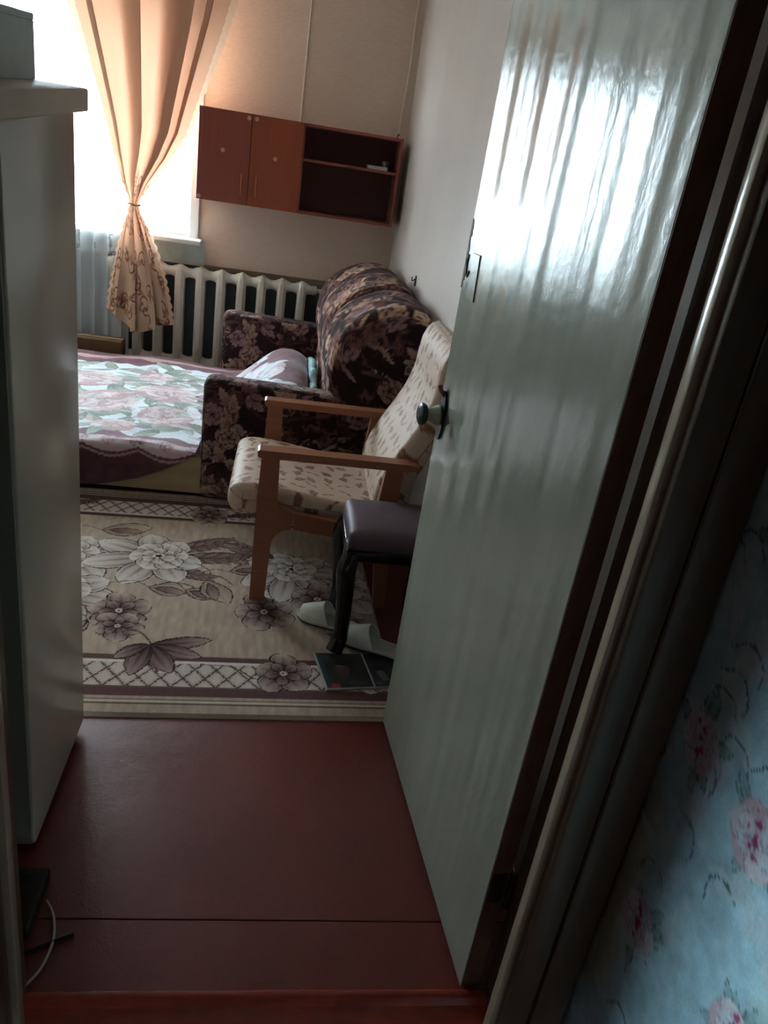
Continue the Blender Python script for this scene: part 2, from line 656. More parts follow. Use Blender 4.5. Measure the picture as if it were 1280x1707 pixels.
# partition with the doorway
DX0, DX1, DZ = -.395, .562, 2.1
wf = MB()
wf.box(XL, DX0, YF0, YF1, 0, ZC)
wf.box(DX1, XR, YF0, YF1, 0, ZC)
wf.box(DX0, DX1, YF0, YF1, DZ, ZC)
wf.box(-2.9, XH + .1, YF0, YF1, ZC, ZC + .45)
struct(wf.build('wall_front', M['hall_plain']))

# lower part of the back wall: brown strip under the wallpaper, oil paint below and under the sill
struct(MB().box(-.556, XR, YB - .008, YB, .705, .787, bev=.002).build('trim_1', M['brown_band']))
M['dark_paint'] = pmat('dark_teal_oil_paint', (70, 86, 84), .5, .4, noise=[((12, 12, 12), .2), ((3, 3, 3), .15)])
struct(MB().box(XL, -.556, YB - .006, YB, .775, .93).build('trim_2', M['lower_paint']))
struct(MB().box(XL, -.556, YB - .006, YB, 0, .774).build('trim_6', M['dark_paint']))
struct(MB().box(-.556, XR, YB - .005, YB, 0, .704).build('trim_3', M['dark_paint']))

# --- hall: walls on the right, behind, and on the left with an opening added to shape the side light
hp = Canvas(.8, 1.75, .0025, (150, 150, 128))
n1 = vnoise(hp.X * 14, hp.Y * 14, 3) * .6 + vnoise(hp.X * 40, hp.Y * 40, 4) * .4
n2 = vnoise(hp.X * 5 + 9, hp.Y * 3.2, 5)
k = np.clip((n2 - .12) * 5, 0, 1)[..., None]
hp.a = hp.a * (1 - k) + np.array((164, 202, 214.)) * k
hp.a = hp.a * (.86 + .28 * n1[..., None])
rr = random.Random(11)
for i in range(240):
    x, y = rr.random() * .8, rr.random() * 1.75
    a = 1.57 + rr.gauss(0, .7)
    c = rr.choice([(176, 206, 216), (196, 210, 214), (150, 186, 200), (206, 200, 208), (170, 178, 160)])
    hp.petal(x, y, a, .06 + .07 * rr.random(), .035, c, (190, 212, 220), None, alpha=.55, bend=rr.uniform(-.4, .4))
    if i % 3 == 0:
        hp.stroke([(x, y), (x + .03 * math.cos(a), y + .03 * math.sin(a)), (x + .06 * math.cos(a + .5), y + .06 * math.sin(a + .5)), (x + .08 * math.cos(a + 1.1), y + .08 * math.sin(a + 1.1))], .0034, rr.choice([(72, 104, 104), (96, 120, 130), (80, 88, 70)]), .75)
for cx, cy, R in ((.10, .46, .05), (.24, .80, .05), (.34, .55, .05), (.42, .36, .05), (.12, 1.16, .055), (.33, 1.05, .05), (.08, .82, .045), (.45, 1.4, .05), (.2, 1.5, .05), (.5, .8, .05)):
    for i in range(7):
        a = rr.random() * 6.28
        hp.petal(cx + R * .5 * math.cos(a), cy + R * .6 * math.sin(a), a, .04 + .03 * rr.random(), .022, (108, 140, 138), (150, 186, 194), (82, 108, 106), .0016, .3, alpha=.8)
    hp.rose(cx, cy, R, [(200, 198, 206), (192, 172, 182), (206, 208, 214), (184, 204, 214)], (160, 146, 160), seed=int(cx * 100))
    for i in range(9):
        t = rr.gauss(0, 1)
        hp.disc(cx + t * R * .15 + rr.gauss(0, R * .10), cy - t * R * .42, .003 + .004 * rr.random(), (150, 44, 100), .8)
yy = np.arange(.2, YF0 + .001, .004)
zz = np.arange(0, 1.72, .004)
Yg, Zg = np.meshgrid(yy, zz, indexing='ij')
Pg = np.stack([np.full_like(Yg, XH), Yg, Zg], -1)
struct(grid_obj('wall_hall_right', [(Pg, hp.sample(YF0 - Yg, Zg))], M['hall_paper'], smooth=False))
hw = MB()
hw.box(XH, XH + .1, -2.1, .2, 0, ZC + .35)
hw.box(XH, XH + .1, .2, YF0, 1.716, ZC + .35)
hw.box(XH + .004, XH + .1, .2, YF0, 0, 1.716)
struct(hw.build('wall_hall_far_right', M['hall_plain']))
struct(MB().box(-2.9, XH + .1, -2.2, -2.1, 0, ZC + .45).build('wall_hall_back', M['hall_plain']))
struct(MB().box(-3.0, -2.9, -2.2, YF0, 0, ZC + .45).build('wall_hall_far_left', M['hall_plain']))
hl = MB()
hl.box(-.9, -.8, .27, YF0, 0, ZC + .35)
hl.box(-.9, -.8, -2.1, -.75, 0, ZC + .35)
hl.box(-.9, -.8, -.75, .27, 1.50, ZC + .35)  # low head of the added opening, keeps the side light down
struct(hl.build('wall_hall_left', M['hall_plain']))

# --- door frame (trim): jambs with rebate and stop, architrave boards on the hall side
fr = thing('trim_4', (.08, .95, 0), None, None, kind='structure')
ZT = 2.04
for s in (1, -1):
    def fx(x, s=s):
        return x if s > 0 else .1675 - x
    xa, xb = sorted((fx(.530), fx(.562)))
    MB().box(xa, xb, .92, .992, 0, ZT + .03, bev=.002).build('jamb', M['frame'], fr)
    xa, xb = sorted((fx(.511), fx(.562)))
    MB().box(xa, xb, .897, .921, 0, ZT + .03, bev=.002, seg=2).build('door_stop', M['frame_edge'], fr, smooth=True)
    if s > 0:
        MB().box(.521, .574, .874, .897, 0, 2.14, bev=.006).build('architrave', M['frame'], fr, smooth=True)
        MB().box(.577, .641, .872, .897, 0, 2.2, bev=.005).build('architrave_board', M['frame'], fr, smooth=True)
    else:
        MB().box(-.425, -.3535, .874, .897, 0, 2.14, bev=.006).build('architrave', M['frame'], fr, smooth=True)
        MB().box(-.50, -.428, .872, .897, 0, 2.2, bev=.005).build('architrave_board', M['frame'], fr, smooth=True)
MB().box(-.3945, .5615, .897, .992, ZT, ZT + .05, bev=.003).build('head_jamb', M['frame'], fr)
MB().box(-.425, .574, .872, .897, ZT + .1, ZT + .17, bev=.005).build('head_architrave', M['frame'], fr)
# threshold with a rounded nosing
th = MB()
th.prism([(.899, -.012), (.899, .004), (.905, .008), (.957, .012), (.965, .020), (.972, .024), (.981, .023), (.989, .014), (.991, 0.0), (.991, -.012)], -.362, .529, 'x')
struct(th.build('trim_5', M['threshold'], smooth=True))

# --- window: box frame, sashes, panes, sill
win = thing('window_1', (-1.43, 5.5, .95), None, None, kind='structure')
wfm = MB()
for x0, x1, z0, z1 in ((WX0, WX0 + .06, WZ0, WZ1), (WX1 - .06, WX1, WZ0, WZ1), (WX0 + .06, WX1 - .06, WZ0, WZ0 + .05), (WX0 + .06, WX1 - .06, WZ1 - .06, WZ1)):
    wfm.box(x0, x1, 5.47, 5.56, z0, z1, bev=.004)
wfm.build('window_frame', M['white_paint'], win)
lw = (WX1 - WX0 - .12) / 3
for i in range(3):
    a = WX0 + .06 + i * lw
    b = a + lw
    sm = MB()
    for x0, x1, z0, z1 in ((a + .002, a + .052, WZ0 + .052, WZ1 - .062), (b - .052, b - .002, WZ0 + .052, WZ1 - .062), (a + .052, b - .052, WZ0 + .052, WZ0 + .10), (a + .052, b - .052, WZ1 - .11, WZ1 - .062)):
        sm.box(x0, x1, 5.485, 5.53, z0, z1, bev=.003)
    sash = sm.build('sash', M['white_paint'], win)
    MB().box(a + .05, b - .05, 5.505, 5.509, WZ0 + .098, WZ1 - .108).build('pane', M['glass'], sash)
    if i == 2:
        MB().tube([(a + .03, 5.48, 1.55), (a + .03, 5.465, 1.56), (a + .03, 5.465, 1.66)], .006).build('handle', M['dark_metal'], sash)
rv = MB()      # painted reveal and casing
rv.box(WX1 - .004, WX1, 5.42, 5.47, WZ0, WZ1)
rv.box(WX1 - .002, WX1 + .055, 5.404, 5.42, WZ0 - .01, WZ1 + .05, bev=.003)
rv.box(WX0 - .055, WX0 + .002, 5.404, 5.42, WZ0 - .01, WZ1 + .05, bev=.003)
rv.box(WX0 - .055, WX1 + .055, 5.404, 5.42, WZ1, WZ1 + .055, bev=.003)
rv.build('casing', M['white_paint'], win)
MB().box(WX0 - .08, -.571, 5.275, 5.475, .915, .947, bev=.01, seg=3).build('sill', M['white_paint'], win, smooth=True)

# --- the open door
HX, HY = .481, .997
DA = math.radians(95.4)
dx, dy = math.cos(DA), math.sin(DA)


def D(s, t, z):
    """door coordinates: s from the hinge to the free edge, t thickness away from the seen face"""
    return (HX + dx * s + dy * t, HY + dy * s - dx * t, z)


DW = .826
door = struct(MB().box(0, DW, 0, .04, .008, 2.02, bev=.0025, fn=D).build('door_1', M['door'], org=(HX, HY, 0)))
MB().box(-.001, .0, .0005, .0395, .01, 2.018, fn=D).build('door_edge', M['bare_wood'], door)
hm = MB()
hm.box(.0, .001, .004, .034, .255, .335, fn=lambda x, y, z: D(x - .0015, y, z))
for z in (.265, .325):
    hm.lathe([(.004, 0), (.003, .0015)], D(-.0015, .018, z), (-dx, -dy, 0), 10)
hm.build('hinge', M['black_metal'], door)
hk = MB()
hk.lathe([(.006, 0), (.007, .002), (.007, .088), (.005, .09)], D(-.007, .043, .25), (0, 0, 1), 12)
hk.build('hinge_barrel', M['black_metal'], door, smooth=True)
# knob with oblong black plate
S_K = .79
kb = MB()
kb.prism([(S_K - .026 * math.sin(a), .985 + .062 * math.cos(a)) for a in np.linspace(0, 2 * PI, 28, endpoint=False)], -.006, .0, 'y', fn=lambda x, y, z: D(x, y, z))
plate = kb.build('knob_plate', M['black_metal'], door)
nrm = (-dy, dx, 0)
kn = MB()
kn.lathe([(.021, 0), (.026, .006), (.023, .014), (.018, .022), (.016, .03), (.016, .036)], D(S_K, -.006, .985), nrm, 24)
kn.build('knob_neck', pmat('pale_green_neck', (206, 210, 190), .3, .5), door, smooth=True)
kn = MB()
kn.lathe([(.011, 0), (.024, .003), (.028, .010), (.027, .017), (.019, .021), (.006, .023)], D(S_K, -.041, .985), nrm, 28)
kn.build('knob', M['dark_metal'], door, smooth=True)
MB().tube([D(S_K, -.004, 1.035), D(S_K + .012, -.012, 1.045), D(S_K + .018, -.014, 1.055)], .006).build('latch_pin', M['chair_wood'], door)
# old lock mortise: let-in patch, chipped edge, round scar
MB().box(.722, .772, -.0025, 0, 1.272, 1.372, bev=.001, fn=lambda x, y, z: D(x + .10 * (z - 1.32), y, z)).build('patch_plate', M['door'], door)
ch = MB()
for i, z in enumerate(np.linspace(1.30, 1.43, 9)):
    w = .006 + .009 * abs(math.sin(i * 2.1))
    ch.prism([(DW - w, z - .009), (DW + .001, z - .012), (DW + .001, z + .012), (DW - w * .6, z + .008)], -.0012, .003, 'y', fn=D)
ch.build('chipped_edge', M['bare_wood'], door)
rg = MB()
rg.tube([D(.797 + .012 * math.cos(a), -.001, 1.345 + .028 * math.sin(a)) for a in np.linspace(-2.6, .8, 14)], .0025, 6)
rg.build('lock_scar', M['bare_wood'], door)


# ================================================================== RUG
RA = math.radians(2.6)
RX0, RY0 = -1.55, 1.785 - .0454 * (1.55 - .443)
RW, RD = 2.02, 1.58
rx, ry = math.cos(RA), math.sin(RA)


def rug_local(x, y):
    return ((x - RX0) * rx + (y - RY0) * ry, -(x - RX0) * ry + (y - RY0) * rx)


BEIGE, LIGHT, BROWN, DARK, MID, PALE = (188, 165, 147), (214, 196, 180), (104, 74, 72), (50, 32, 34), (150, 124, 114), (220, 206, 196)
rc = Canvas(RW, RD, .0028, BEIGE)
rib = (np.sin(rc.X * 190 + 3 * vnoise(rc.X * 30, rc.Y * 12, 8)) * .5 + .5)
rc.a *= (.93 + .10 * (vnoise(rc.X * 70, rc.Y * 22, 1)))[..., None]
rc.a *= (.97 + .04 * rib)[..., None]


def band(v0, v1, c, alpha=1.0):
    for mm in ((rc.Y >= v0) & (rc.Y < v1), (RD - rc.Y >= v0) & (RD - rc.Y < v1)):
        rc.a[mm] = rc.a[mm] * (1 - alpha) + np.array(c, float) * alpha


band(0, .008, LIGHT)
band(.008, .012, DARK, .6)
band(.050, .056, DARK, .6)
band(.060, .066, LIGHT, .9)
band(.068, .074, DARK, .6)
band(.086, .128, BROWN)
band(.128, .132, DARK, .5)
lat = ((rc.Y > .132) & (rc.Y < .25)) | ((RD - rc.Y > .132) & (RD - rc.Y < .25))
rc.a[lat] = rc.a[lat] * .3 + np.array(PALE) * .7
vv = np.where(rc.Y < RD / 2, rc.Y, RD - rc.Y)
p1 = np.abs(((rc.X + (vv - .132) * .75) / .066) % 1 - .5)
p2 = np.abs(((rc.X - (vv - .132) * .75) / .066) % 1 - .5)
ln = lat & ((p1 > .44) | (p2 > .44))
rc.a[ln] = BROWN
ln = lat & (((p1 + .12) % .5 > .465) | ((p2 + .12) % .5 > .465))
rc.a[ln] = rc.a[ln] * .6 + np.array(BROWN) * .4
band(.25, .262, PALE)
band(.262, .288, BROWN)
band(.288, .291, DARK, .5)


def rl(x, y):
    return rug_local(x, y)


def lily(x, y, R, rot=0, big=True):
    x, y = rl(x, y)
    if big:
        for i, (a, k) in enumerate(((2.6, 2.2), (3.3, 2.4), (4.1, 2.1), (1.7, 1.6), (5.0, 1.8), (5.75, 1.5), (.8, 1.3))):
            rc.petal(x, y, a + rot, R * k, R * 1.1, MID, PALE, DARK, .0048, .5, shape=.6, skew=1.4)
    rc.flower(x, y, R * .95, 6, (160, 138, 122), (222, 210, 198), DARK, rot, 2, DARK, .0042, .85, .5)
    for i in range(7):
        rc.disc(x + R * .16 * math.cos(i * .9), y + R * .13 * math.sin(i * .9), .006, (214, 200, 180))


def feather(x, y, ang, L, W, bend=.2):
    x, y = rl(x, y)
    rc.petal(x, y, ang, L, W, (92, 66, 64), (150, 122, 112), DARK, .004, .5, bend=bend)
    for i in range(1, 6):
        for sg in (-1, 1):
            t = i / 6
            rc.petal(x + L * t * math.cos(ang), y + L * t * math.sin(ang) + bend * L * t * t * .5, ang + sg * .6, L * .28, W * .26, (110, 84, 76), (152, 124, 110), DARK, .0022)


def dark_flower(x, y, R, rot=0, n=5):
    x, y = rl(x, y)
    for i in range(n):
        a = rot + 2 * PI * i / n
        rc.petal(x, y, a, R * (1.0 + .12 * math.sin(i * 2.3)), R * .95, (84, 56, 56), (196, 172, 158), DARK, .0048, .5, shape=.5, skew=1.7, bend=.12)
    for i in range(n):
        a = rot + 2 * PI * (i + .5) / n
        rc.petal(x, y, a, R * .6, R * .5, (70, 44, 46), (166, 138, 128), DARK, .0042, .5, shape=.5, skew=1.6)
    rc.disc(x, y, R * .12, (200, 180, 160))
    rc.disc(x, y, R * .05, DARK)


def bud(x, y, ang, L):
    x, y = rl(x, y)
    rc.petal(x, y, ang, L, L * .62, (156, 132, 118), (192, 170, 152), DARK, .0055, .2, bend=.15)
    rc.petal(x + .12 * L * math.cos(ang), y + .12 * L * math.sin(ang), ang, L * .7, L * .28, (104, 78, 74), (172, 148, 134), DARK, .0045, .2, bend=-.1)
    rc.stroke([(x, y), (x - .4 * L * math.cos(ang - .5), y - .4 * L * math.sin(ang - .5)), (x - .8 * L * math.cos(ang), y - .8 * L * math.sin(ang))], .005, (108, 80, 72))


# left cluster
feather(-.36, 2.80, .35, .26, .10)
feather(-.34, 2.74, .05, .30, .10, .1)
feather(-.36, 2.66, -.35, .2, .08, -.1)
lily(-.74, 2.70, .13, .4)
lily(-.402, 2.744, .12, .15)
lily(-.70, 2.44, .12, 1.0)
dark_flower(-.47, 2.33, .11, .3)
dark_flower(-.455, 2.235, .085, .9, 5)
bud(-.40, 2.50, -.15, .17)
bud(-.27, 2.50, -.4, .15)
bud(-.20, 2.58, -1.2, .18)
bud(-.12, 2.66, .3, .16)
bud(-.66, 2.93, .1, .2)
bud(-.60, 2.16, 1.2, .13)
feather(-.72, 2.60, 3.6, .2, .1)
rc.stroke([rl(-.36, 2.70), rl(-.25, 2.62), rl(-.16, 2.62), rl(-.1, 2.56)], .006, BROWN)
# spray over the border
x0, y0 = -.34, 2.16
rc.stroke([rl(-.40, 2.17), rl(-.43, 2.20), rl(-.40, 2.215), rl(-.36, 2.19), rl(-.31, 2.10), rl(-.29, 2.0)], .008, BROWN)
for a, L, W in ((.05, .20, .075), (-.5, .18, .075), (-1.2, .17, .085), (-1.95, .17, .08), (-2.6, .13, .06)):
    xx, yy2 = rl(-.335, 2.14)
    rc.petal(xx, yy2, a, L, W, (80, 54, 54), (176, 148, 138), DARK, .0046, .55, bend=.14)
# flower over the border, and the shaded cluster on the right
xx, yy2 = rl(.10, 2.02)
rc.stroke([(xx - .26, yy2 + .04), (xx - .16, yy2 + .03), (xx - .08, yy2 - .03), (xx, yy2)], .006, BROWN)
dark_flower(.10, 2.025, .098, .2)
dark_flower(.025, 2.385, .115, .5)
lily(.30, 2.62, .13, .2)
lily(.12, 2.72, .11, 1.2)
dark_flower(.22, 2.50, .11)
feather(.05, 2.80, 2.6, .2, .09)
dark_flower(.33, 2.30, .10, .4)
lily(.38, 2.02, .08, .4, False)
dark_flower(-1.0, 2.4, .12)
lily(-1.05, 2.75, .12, .7)
for bx in (-.95, -.25, .3):
    dark_flower(bx, 3.16, .09, .3)
    feather(bx + .08, 3.17, .1, .14, .05)

us = np.arange(0, RW + .001, .0034)
vs = np.arange(0, RD + .001, .0034)
U, V = np.meshgrid(us, vs, indexing='ij')
Z = .0085 + .0012 * vnoise(U * 5, V * 5, 12)
edge = np.minimum(np.minimum(U, RW - U), np.minimum(V, RD - V))
Z = np.where(edge < .004, .0012, Z)
P = np.stack([RX0 + U * rx - V * ry, RY0 + U * ry + V * rx, Z], -1)
rug = grid_obj('rug', [(P, rc.sample(U, V))], M['rug'], smooth=False)
tag(rug, 'beige and brown floral rug with a lattice border on the red floor', 'rug')

# ================================================================== SOFA BED
sc = Canvas(2.0, 2.0, .004, (48, 29, 31))
g1, g2, g3 = vnoise(sc.X * 14, sc.Y * 14, 20), vnoise(sc.X * 45, sc.Y * 45, 21), vnoise(sc.X * 5, sc.Y * 5, 22)
sc.a[(g1 * .6 + g2 * .4 > .54)] = (84, 54, 54)
sc.a[(g1 * .4 + g2 * .6 > .64)] = (112, 78, 72)
sc.a[(g2 > .80)] = (40, 24, 28)
rr = random.Random(5)
for i in range(430):
    x, y, a = rr.random() * 2, rr.random() * 2, rr.random() * 6.28
    c = rr.choice([((104, 72, 66), (186, 156, 136)), ((70, 44, 44), (132, 96, 88)), ((140, 108, 96), (200, 176, 152)), ((48, 28, 32), (96, 62, 62)), ((118, 84, 88), (160, 128, 128))])
    kx = rr.random()
    if kx < .5:
        for d in (-.6, 0, .6):
            sc.petal(x, y, a + d, .06 + .06 * rr.random(), .042, c[0], c[1], rr.choice([(46, 28, 30), (170, 140, 124)]), .0042, .4, bend=.2)
    elif kx < .72:
        sc.flower(x, y, .045 + .03 * rr.random(), 5, c[0], c[1], (46, 28, 30), a, 2, (60, 34, 36), .004)
    elif kx < .86:
        sc.petal(x, y, a, .16, .03, c[0], c[1], (46, 28, 30), .004, .3, bend=.35)
    else:
        hw_, hh_ = .018 + .022 * rr.random(), .018 + .022 * rr.random()
        sc.rect(x, y, a * .1, hw_, hh_, c[1], .9)
        sc.rect(x, y, a * .1, hw_, hh_, (46, 28, 30), 1, .005)
        sc.rect(x, y, a * .1, hw_ * .5, hh_ * .5, c[0], .9)


def sofa_col(W, ax):
    x, y, z = W[..., 0], W[..., 1], W[..., 2]
    if ax == 0:
        return sc.sample(y + .3, z + .4, True)
    if ax == 1:
        return sc.sample(x + .9, z + .13, True)
    return sc.sample(x + .9, y + .7, True)


sofa = thing('sofa_bed', (.0, 4.15, 0), 'brown tapestry sofa bed with puffy back cushions, pulled out beside the radiator', 'sofa')


def sag(W):
    W = W.copy()
    W[..., 2] -= .02 * np.clip((W[..., 0] + .3) / .6, 0, 1) * (W[..., 2] > .3)
    return W


grid_obj('armrest', rbox_grids((-.01, 3.40, .297), (.312, .075, .287), .042, .006, sofa_col, sag), M['sofa'], sofa, weld=True)
grid_obj('armrest', rbox_grids((-.03, 5.01, .297), (.35, .078, .287), .045, .008, sofa_col, sag), M['sofa'], sofa, weld=True)
MB().box(-.30, .62, 3.476, 4.93, .03, .20, bev=.01).build('base', M['cab_back'], sofa)
MB().box(-1.76, -.302, 3.345, 4.935, .028, .205, bev=.004).build('bed_frame', M['bed_board'], sofa)
MB().box(-1.75, .18, 3.48, 4.92, .2055, .218, bev=.005).build('mattress', M['mattress'], sofa)
for x, y in ((-1.7, 3.4), (-1.7, 4.88), (.55, 3.4), (.55, 5.0), (-.28, 3.4), (-.28, 5.0)):
    MB().lathe([(.02, 0), (.024, .012), (.024, .03)], (x, y, 0), (0, 0, 1), 12).build('foot', M['black_metal'], sofa)
prof = smooth_curve([(.25, .30), (.235, .48), (.212, .60), (.205, .70), (.232, .82), (.31, .915), (.43, .98), (.54, 1.0), (.635, .975), (.668, .90), (.67, .60), (.668, .30), (.46, .27)], 150, True)
for (y0, y1, dz, sd, dxo) in ((3.335, 3.96, 0, 0, 0), (3.95, 4.53, .012, .4, -.004), (4.52, 5.1, .0, .9, -.004)):
    ctr = np.array([.45, .62])
    rr_ = np.concatenate([np.linspace(.01, .86, 34), .86 + .14 * np.sin(np.linspace(0, PI / 2, 12))[1:]])
    hy = np.concatenate([.018 * (1 - (np.linspace(.01, .86, 34) / .86) ** 2) * -1, (.055 * (1 - np.cos(np.linspace(0, PI / 2, 12))))[1:]]) + .018
    body = np.linspace(hy[-1], (y1 - y0) - hy[-1], 70)[1:-1]
    wv = np.concatenate([rr_, np.ones(len(body)), rr_[::-1]])
    yv = np.concatenate([hy, body, (y1 - y0) - hy[::-1]])
    vsn = yv / (y1 - y0)
    G = np.zeros((len(prof), len(vsn), 3))
    w2 = .93 + .07 * np.sin(PI * vsn) ** .6
    for j, v in enumerate(vsn):
        q = ctr + (prof - ctr) * (wv[j] * w2[j])
        G[:, j, 0] = np.minimum(q[:, 0] + dxo, .674)
        G[:, j, 1] = y0 + yv[j]
        G[:, j, 2] = q[:, 1] + dz
    # wrinkles of the cover
    ang = np.linspace(0, 1, len(prof))[:, None]
    wr = (wv > .99)[None] * .007 * np.sin(30 * vsn[None] + 9 * np.sin(ang * 14 + sd * 5)) * np.sin(PI * vsn[None])
    G[..., 0] = np.minimum(G[..., 0] - wr, .675)
    G[..., 2] += wr * .6
    arc = np.concatenate([[0], np.cumsum(np.linalg.norm(np.diff(prof, axis=0), axis=1))])
    C1 = sc.sample(np.broadcast_to(arc[:, None], G.shape[:2]) + sd, G[..., 1] * 1.0 + sd * .7, True)
    # end faces follow the flat cloth (x,z)
    C1 = C1 * np.array((1.4, 1.24, 1.12))  # front and top cloth lightened and warmed: window light put into the colour
    C2 = sc.sample(G[..., 0] + .9 + sd, G[..., 2] + .13, True)
    endm = (wv < .93)[None, :, None]
    grid_obj('back_cushion', [(G, np.where(endm, C2, C1))], M['sofa'], sofa, weld=True)

# --- flowered bedspread
bc = Canvas(2.2, 2.6, .005, (112, 62, 74))      # u = X+1.8 , v = distance from the far edge over the bed and down the front
bc.a *= (.86 + .26 * vnoise(bc.X * 30, bc.Y * 30, 30))[..., None]
FX1 = 1.8 - .37


def wob(x, s):
    return .022 * np.sin(x * 21 + s) + .014 * np.sin(x * 47 + 2 * s)


v0l, v1l = .22 + wob(bc.X, 0), 1.47 + wob(bc.X, 2)
fieldm = (bc.Y > v0l) & (bc.Y < v1l) & (bc.X < FX1 + .05 * np.sin(bc.Y * 6) + wob(bc.Y, 1))
pale = np.array((222, 230, 236.)) * (.93 + .1 * vnoise(bc.X * 12, bc.Y * 12, 31))[..., None]
bc.a[fieldm] = pale[fieldm]
band2 = (bc.Y > .06 + .3 * wob(bc.X, 4)) & (bc.Y < .12 + .6 * wob(bc.X, 5))
bc.a[band2] = np.array((196, 156, 156.)) * 1.0
scal = .035 * np.abs(np.sin(bc.X * 13))
b3 = (bc.Y > 1.535 + wob(bc.X, 3) * .5) & (bc.Y < 1.60 + scal)
bc.a[b3] = (206, 182, 188)
b4 = (bc.Y > 1.612 + scal) & (bc.Y < 1.622 + scal)
bc.a[b4] = (176, 150, 158)
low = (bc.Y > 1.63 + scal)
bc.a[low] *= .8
rr = random.Random(3)
for i in range(46):
    x, y = .2 + rr.random() * 1.2, .32 + rr.random() * 1.05
    for j in range(3):
        a = rr.random() * 6.28
        bc.petal(x, y, a, .16 + .1 * rr.random(), .07, (124, 134, 120), (176, 186, 172), (106, 114, 104), .004, .3, bend=.2)
for x, y, R in ((.78, .60, .15), (1.20, .76, .16), (.92, .98, .17), (1.26, 1.16, .13), (.55, .95, .16), (.72, 1.30, .13), (1.1, .46, .1), (.35, .6, .15), (1.05, 1.36, .10), (.4, 1.25, .13)):
    bc.rose(x, y, R, [(214, 188, 188), (184, 142, 144), (230, 214, 214), (196, 162, 162), (226, 204, 206)], (150, 112, 114), seed=int(x * 77), lw=.004)
for i in range(260):
    x, y, a = .2 + rr.random() * 1.2, .28 + rr.random() * 1.16, rr.gauss(0, .7)
    c = rr.choice([(230, 234, 238), (222, 206, 208), (176, 140, 142), (150, 158, 146), (214, 224, 230), (196, 168, 170)])
    bc.petal(x, y, a, .06 + .09 * rr.random(), .02 + .02 * rr.random(), c, c, None, alpha=.55, bend=rr.uniform(-.4, .4))
for x, y, R in ((1.60, .62, .13), (1.68, .85, .15), (1.72, 1.15, .13), (1.58, 1.02, .09), (1.66, .35, .1)):
    bc.rose(x, y, R, [(222, 212, 218), (198, 170, 182), (232, 226, 232), (206, 220, 226)], (170, 132, 142), seed=int(x * 91), lw=.004)
    for a in (1, 3, 5):
        bc.petal(x, y, a + x * 9, R * 1.5, R * .5, (190, 206, 212), (222, 230, 234), (150, 130, 140), .004)
for i in range(14):
    x = .2 + i * .125
    bc.rose(x, 1.565, .035, [(196, 160, 168), (220, 200, 206), (168, 126, 138)], (140, 96, 108), seed=i, lw=.003)
nu, nv = 300, 380
us = np.linspace(0, 1, nu)
XS = -1.72 + us * (0.155 + 1.72)
hem = np.interp(XS, [-1.8, -.9, -.8, -.59, -.46, -.33, -.31, .2], [.045, .05, .056, .108, .175, .245, .25, .25])
G = np.zeros((nu, nv, 3))
VV = np.zeros((nu, nv))
for i, x in enumerate(XS):
    top = .243 + .008 * math.sin(x * 7)
    inside = x > -.335                       # between the arms the cloth ends against the near arm
    ynear = 3.325 if not inside else 3.49
    ybend = max(ynear, 3.325)
    # path across the bed then down
    if inside:
        t = np.linspace(0, 1, nv)
        Yp = 4.925 + (ynear - 4.925) * t
        bx = np.clip((x + .335) / .36, 0, 1)
        bx = bx * bx * (3 - 2 * bx)
        hump = .25 * bx * np.clip(1 - ((Yp - 4.22) / .70) ** 4, 0, 1) * (1 - .20 * np.clip((x - .05) / .11, 0, 1) ** 2)
        Zp = top + hump + .006 * np.sin(Yp * 17 + x * 9)
        G[i, :, 0], G[i, :, 1], G[i, :, 2] = x, Yp, Zp
        VV[i] = 4.925 - Yp
    else:
        drop = top - hem[i]
        Ltop = 4.925 - 3.345
        t = np.linspace(0, Ltop + .03 + drop, nv)
        Yp = np.where(t < Ltop, 4.925 - t, 0)
        Zp = np.where(t < Ltop, top + .006 * np.sin((4.925 - t) * 9 + x * 5) + .004 * np.sin((4.925 - t) * 23 - x * 11), 0)
        r = .02
        a = np.clip((t - Ltop) / (r * PI / 2), 0, 1) * PI / 2
        edge_ = (t >= Ltop)
        Yp = np.where(edge_, 3.345 - r * np.sin(a) - .004 - .012 * (np.sin(x * 26 + 1) * .5 + .5) * np.clip((t - Ltop) / .1, 0, 1), Yp)
        Zp = np.where(edge_, top - r * (1 - np.cos(a)) - np.maximum(0, t - Ltop - r * PI / 2), Zp)
        G[i, :, 0], G[i, :, 1], G[i, :, 2] = x, Yp, Zp
        VV[i] = t
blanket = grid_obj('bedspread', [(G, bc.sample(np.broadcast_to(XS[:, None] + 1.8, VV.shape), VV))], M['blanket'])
tag(blanket, 'burgundy bedspread with pink roses spread over the pulled-out sofa bed', 'bedspread')
# pillow peeping out between bedspread and back cushions
def crumple(W):
    W = W.copy()
    k = np.clip((W[..., 2] - .25) / .2, 0, 1)
    W[..., 2] += k * (.028 * np.sin(W[..., 1] * 9.5 - 1.2) + .010 * np.sin(W[..., 1] * 37))
    W[..., 0] += k * .004 * np.sin(W[..., 1] * 61)
    return W


pw = rbox_grids((.1835, 4.25, .345), (.020, .36, .125), .019, .01, lambda W, ax: np.ones(W.shape), crumple)
pil = grid_obj('pillow', pw, M['teal_cloth'], weld=True)
tag(pil, 'pale teal pillow tucked between the bedspread and the sofa back', 'pillow')

